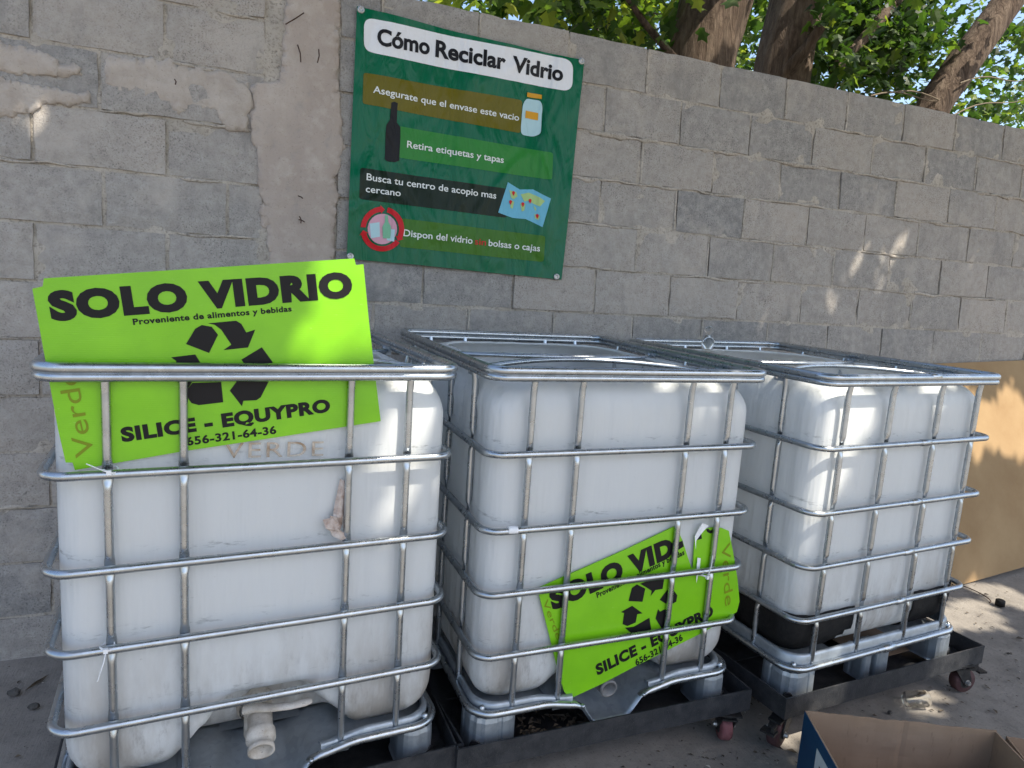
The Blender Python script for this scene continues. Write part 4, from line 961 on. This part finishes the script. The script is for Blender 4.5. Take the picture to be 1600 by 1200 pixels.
def trunk_mb(path, radii, seed, n=30, ridge=.10):
    P = np.array(path, float); k = 40; t = np.linspace(0, len(P)-1, k); Q = np.stack([np.interp(t, range(len(P)), P[:, a]) for a in range(3)], 1)
    for _ in range(2): Q[1:-1] = (Q[:-2]+2*Q[1:-1]+Q[2:])/4
    rad = np.interp(t, range(len(P)), radii); V = []
    for i in range(k):
        T = Q[min(i+1, k-1)]-Q[max(i-1, 0)]; T /= np.linalg.norm(T); a = np.cross(T, (0, 1, .1)); a /= np.linalg.norm(a); b = np.cross(a, T)
        for j in range(n):
            an = 2*math.pi*j/n; r_ = rad[i]*(1+ridge*fbm(math.cos(an)*2.2+seed, math.sin(an)*2.2, i*.10)+ridge*.5*fbm(math.cos(an)*7, math.sin(an)*7+seed, i*.16)); V.append(Q[i]+a*math.cos(an)*r_+b*math.sin(an)*r_)
    return V, [(i*n+j, i*n+(j+1) % n, (i+1)*n+(j+1) % n, (i+1)*n+j) for i in range(k-1) for j in range(n)]
def tree(name, base, label, paths, seed):
    t = thing(name, base, 0, label, 'tree', 'trees behind the wall'); mb = MB(); B = np.array(base)
    for pth, rd in paths: V, F = trunk_mb([np.array(p)-B for p in pth], rd, seed); mb.add(V, F, True); seed += 1.7
    mb.build('trunk', M['bark'], t); return t, B
A3 = lambda px, y: tuple(at_y(px, y))
p1 = [(2.35, 1.45, -.1), (2.40, 1.5, 1.6), A3((1096, 95), 1.6), A3((1118, 0), 1.65), (2.85, 1.6, 4.8), (3.0, 1.2, 6.0)]
tr1, B1 = tree('tree', (2.35, 1.45, 0), 'thick gnarled tree with a knot, leaning over the wall above the middle container',
    [(p1, [.34, .30, .255, .265, .22, .15]), ([A3((1118, 0), 1.65), (2.3, .2, 5.2), (1.4, -1.4, 5.9), (.4, -3.0, 6.3)], [.13, .11, .08, .04]), ([(2.4, 1.5, 3.2), A3((1010, 40), 1.3), A3((940, -60), 1.0)], [.03, .022, .012])], 1)
p2 = [(3.75, 2.2, -.1), (3.75, 2.2, 1.8), A3((1222, 118), 2.2), A3((1245, 0), 2.25), (3.95, 2.2, 5.2), (4.2, 1.5, 6.3)]
tr2, B2 = tree('tree', (3.75, 2.2, 0), 'dark upright trunk with a broken stub and dense leaves, between the two leaning trunks',
    [(p2, [.30, .27, .235, .235, .19, .13]), ([A3((1225, 118), 2.05), A3((1258, 78), 1.92), A3((1283, 42), 1.85)], [.07, .05, .042]), ([(3.95, 2.2, 4.8), (4.6, .4, 5.8), (4.9, -1.6, 6.3), (4.6, -3.4, 6.6)], [.12, .1, .07, .04]), ([A3((1300, 110), 2.1), A3((1350, 60), 2.2), A3((1410, -10), 2.4)], [.04, .05, .05])], 5)
fill_skip = 0
p3 = [(5.3, 2.2, -.1), A3((1425, 240), 2.2), A3((1462, 160), 2.2), A3((1520, 78), 2.2), A3((1590, -20), 2.2), (7.4, 2.0, 5.9)]
tr3, B3 = tree('tree', (5.3, 2.2, 0), 'slender smooth trunk slanting up over the far end of the wall', [(p3, [.21, .19, .165, .155, .145, .10])], 9)
cr1, cr2, cr3 = Crown(), Crown(), Crown()
def fill(cr, B, box, n, yr, per, spread, size, tone, keep=None):
    for _ in range(n):
        px = (random.uniform(box[0], box[2]), random.uniform(box[1], box[3])); y = random.uniform(*yr); p = at_y(px, y)
        if p[2]-LEAN*0 < 2.95 and y < 1.0 and p[2] < 2.9: continue
        if keep and not keep(px): continue
        cr.cluster(p-B, per, spread, size*1.12, tone+.10)
fill(cr1, B1, (690, -120, 1050, 2), 60, (.8, 2.2), 12, .15, .11, .5)
fill(cr1, B1, (860, -20, 1045, 70), 46, (1.2, 2.8), 12, .13, .11, .38)
fill(cr1, B1, (1120, -60, 1220, 90), 26, (2.6, 4.2), 11, .18, .11, .5)
fill(cr1, B1, (700, -170, 1200, -60), 40, (.7, 3.0), 12, .18, .12, .4)
fill(cr2, B2, (1290, -40, 1450, 125), 120, (2.3, 3.4), 13, .16, .12, .22)
fill(cr2, B2, (1285, 10, 1350, 120), 16, (1.6, 2.1), 9, .11, .11, .3)
fill(cr2, B2, (1200, -170, 1620, -60), 60, (1.0, 3.2), 12, .18, .12, .3)
fill(cr2, B2, (1260, 20, 1470, 175), 90, (2.8, 4.4), 12, .2, .11, .15)
fill(cr1, B1, (900, -40, 1240, 130), 70, (3.2, 5.5), 12, .25, .12, .35)
fill(cr3, B3, (1490, 20, 1640, 170), 85, (2.6, 5.0), 10, .2, .10, .35)
fill(cr3, B3, (1560, -60, 1720, 60), 40, (2.6, 4.0), 12, .2, .11, .4)
fill(cr3, B3, (1440, 150, 1640, 215), 36, (3.0, 6.0), 10, .2, .09, .35)
# the overhead crown that shades the yard; gaps are cut for sun patches, some added only to brighten the tank interiors
def lw(i, x, y, z): X, Y, a = TOTE[i]; return np.array([X+x*math.cos(a)-y*math.sin(a), Y+x*math.sin(a)+y*math.cos(a), z])
HOLES = [(at_z((1235, 1145), 0), .13), (at_z((1300, 1150), 0), .08), (at_z((1455, 1098), 0), .13), (at_z((1575, 928), 0), .18), (at_z((1480, 965), 0), .15), (at_z((1555, 955), 0), .10), (at_z((1400, 1035), 0), .14), (at_z((1420, 1045), 0), .10), (at_z((1590, 985), 0), .07),
    (lw(3, -.49, .03, 1.0), .09), (lw(3, -.47, .0, .85), .08), (lw(3, -.16, .02, 1.24), .045), (lw(3, -.49, .35, 1.15), .10), (lw(3, -.2, .5, 1.37), .16), (lw(3, .1, .9, 1.2), .14), (lw(3, .25, 0, 1.39), .03), (lw(3, .12, 0, 1.145), .02),
    (lw(1, .43, .02, 1.26), .05), (lw(1, .40, .02, 1.12), .06), (lw(1, .30, 0, .93), .03),
    (lw(2, -.10, .80, .4), .18), (lw(1, -.12, .85, .4), .22), (lw(3, -.08, .80, .4), .18), (lw(2, .35, 0, 1.31), .05),  # the deep targets are added gaps that light the tanks from inside
    (wall_pt((1335, 440)), .02)]
for (px, py, k_) in ((1322, 455, 3), (1300, 472, 2), (1385, 432, 3), (1372, 452, 2), (1440, 415, 2), (1462, 470, 2), (1240, 470, 2), (1268, 440, 2), (1415, 360, 2), (1180, 505, 2), (1510, 440, 2), (1350, 330, 1), (1130, 470, 1), (1475, 330, 1), (1250, 330, 1), (330, 60, 1), (60, 170, 1)):
    b_w = wall_pt((px, py)); HOLES += [(b_w+np.array([.045*k, 0, .065*k]), .004) for k in range(k_)]
PZ = []
for (x, z, n_, r) in ((3.40, .86, 4, .035), (3.60, .70, 6, .05), (3.80, .80, 5, .05), (3.97, .58, 8, .065), (4.22, .62, 7, .09), (3.70, 1.15, 2, .05)):
    PZ += [(np.array([x+.035*k, -.15, z+.10*k]), r) for k in range(n_)]
HOLES += PZ
HP = np.array([h[0] for h in HOLES]); HR = np.array([h[1] for h in HOLES])
def shaded_ok(p, size):
    d = p-HP; t = d@SUN; q = np.linalg.norm(d-t[:, None]*SUN, axis=1); return not np.any(q < HR+size*.45)
def canopy(cr, B, n, xr, yr, zr, size, tone):
    for _ in range(n):
        c = np.array([random.uniform(*xr), random.uniform(*yr), random.uniform(*zr)])
        for _k in range(9):
            p = c+RNG.normal(0, .22, 3)
            s_ = size*random.uniform(.8, 1.25)
            if p[2] < 4.4 or p[1] > -.55 or not shaded_ok(p-np.array([0, 0, s_*.4]), s_): continue
            cr.leaf(p-B, s_, min(1, max(0, random.gauss(tone, .2))), 1.0)
canopy(cr1, B1, 900, (-1.9, 2.9), (-4.7, -.75), (4.6, 6.6), .23, .5)
canopy(cr2, B2, 1050, (2.6, 5.9), (-4.9, -.75), (4.7, 6.8), .23, .5)
canopy(cr3, B3, 420, (5.6, 8.2), (-4.4, -.6), (5.0, 7.0), .23, .5)
cr1.build(tr1); cr2.build(tr2); cr3.build(tr3)
# farther trees
for (bx_, by_, hh, lab, sd_) in ((9.5, 8.5, 5.2, 'leafy tree farther behind the wall, seen past the slanting trunk', 3), (2.6, 9.0, 5.6, 'pale leafy tree far behind the thick gnarled trunk', 4), (6.2, 8.0, 5.8, 'dark leafy tree far behind the broken stub', 6)):
    tt, BB = tree('tree', (bx_, by_, 0), lab, [([(bx_, by_, -.1), (bx_+.1, by_, 2.0), (bx_+.2, by_, hh*.7)], [.2, .16, .08])], sd_); cc = Crown()
    for _ in range(170):
        u = RNG.normal(0, 1, 3); u /= np.linalg.norm(u); r_ = random.random()**.45
        cc.cluster(np.array([0, 0, hh*.72])+u*r_*np.array([2.2, 1.6, hh*.36]), 20, .25, .18, .35)
    cc.build(tt)
# twigs hanging near the wall top
for (a, b) in (((1390, 145), (1500, 158)), ((1360, 150), (1470, 152)), ((1500, 130), (1600, 120)), ((1490, 180), (1600, 150)), ((985, 40), (1045, 10)), ((1300, 150), (1340, 60)), ((940, 60), (890, 5))):
    A, Bp = at_y(a, 2.0), at_y(b, 2.1); tw_ = MB(); tw_.tube([A+(Bp-A)*q+np.array([0, 0, .04*math.sin(q*5)]) for q in np.linspace(0, 1, 8)], np.linspace(.009, .004, 8), 6)
    tw_.v = [tuple(Vector(p)-Vector(B2)) for p in tw_.v]; tw_.build('twig', M['twig'], tr2)
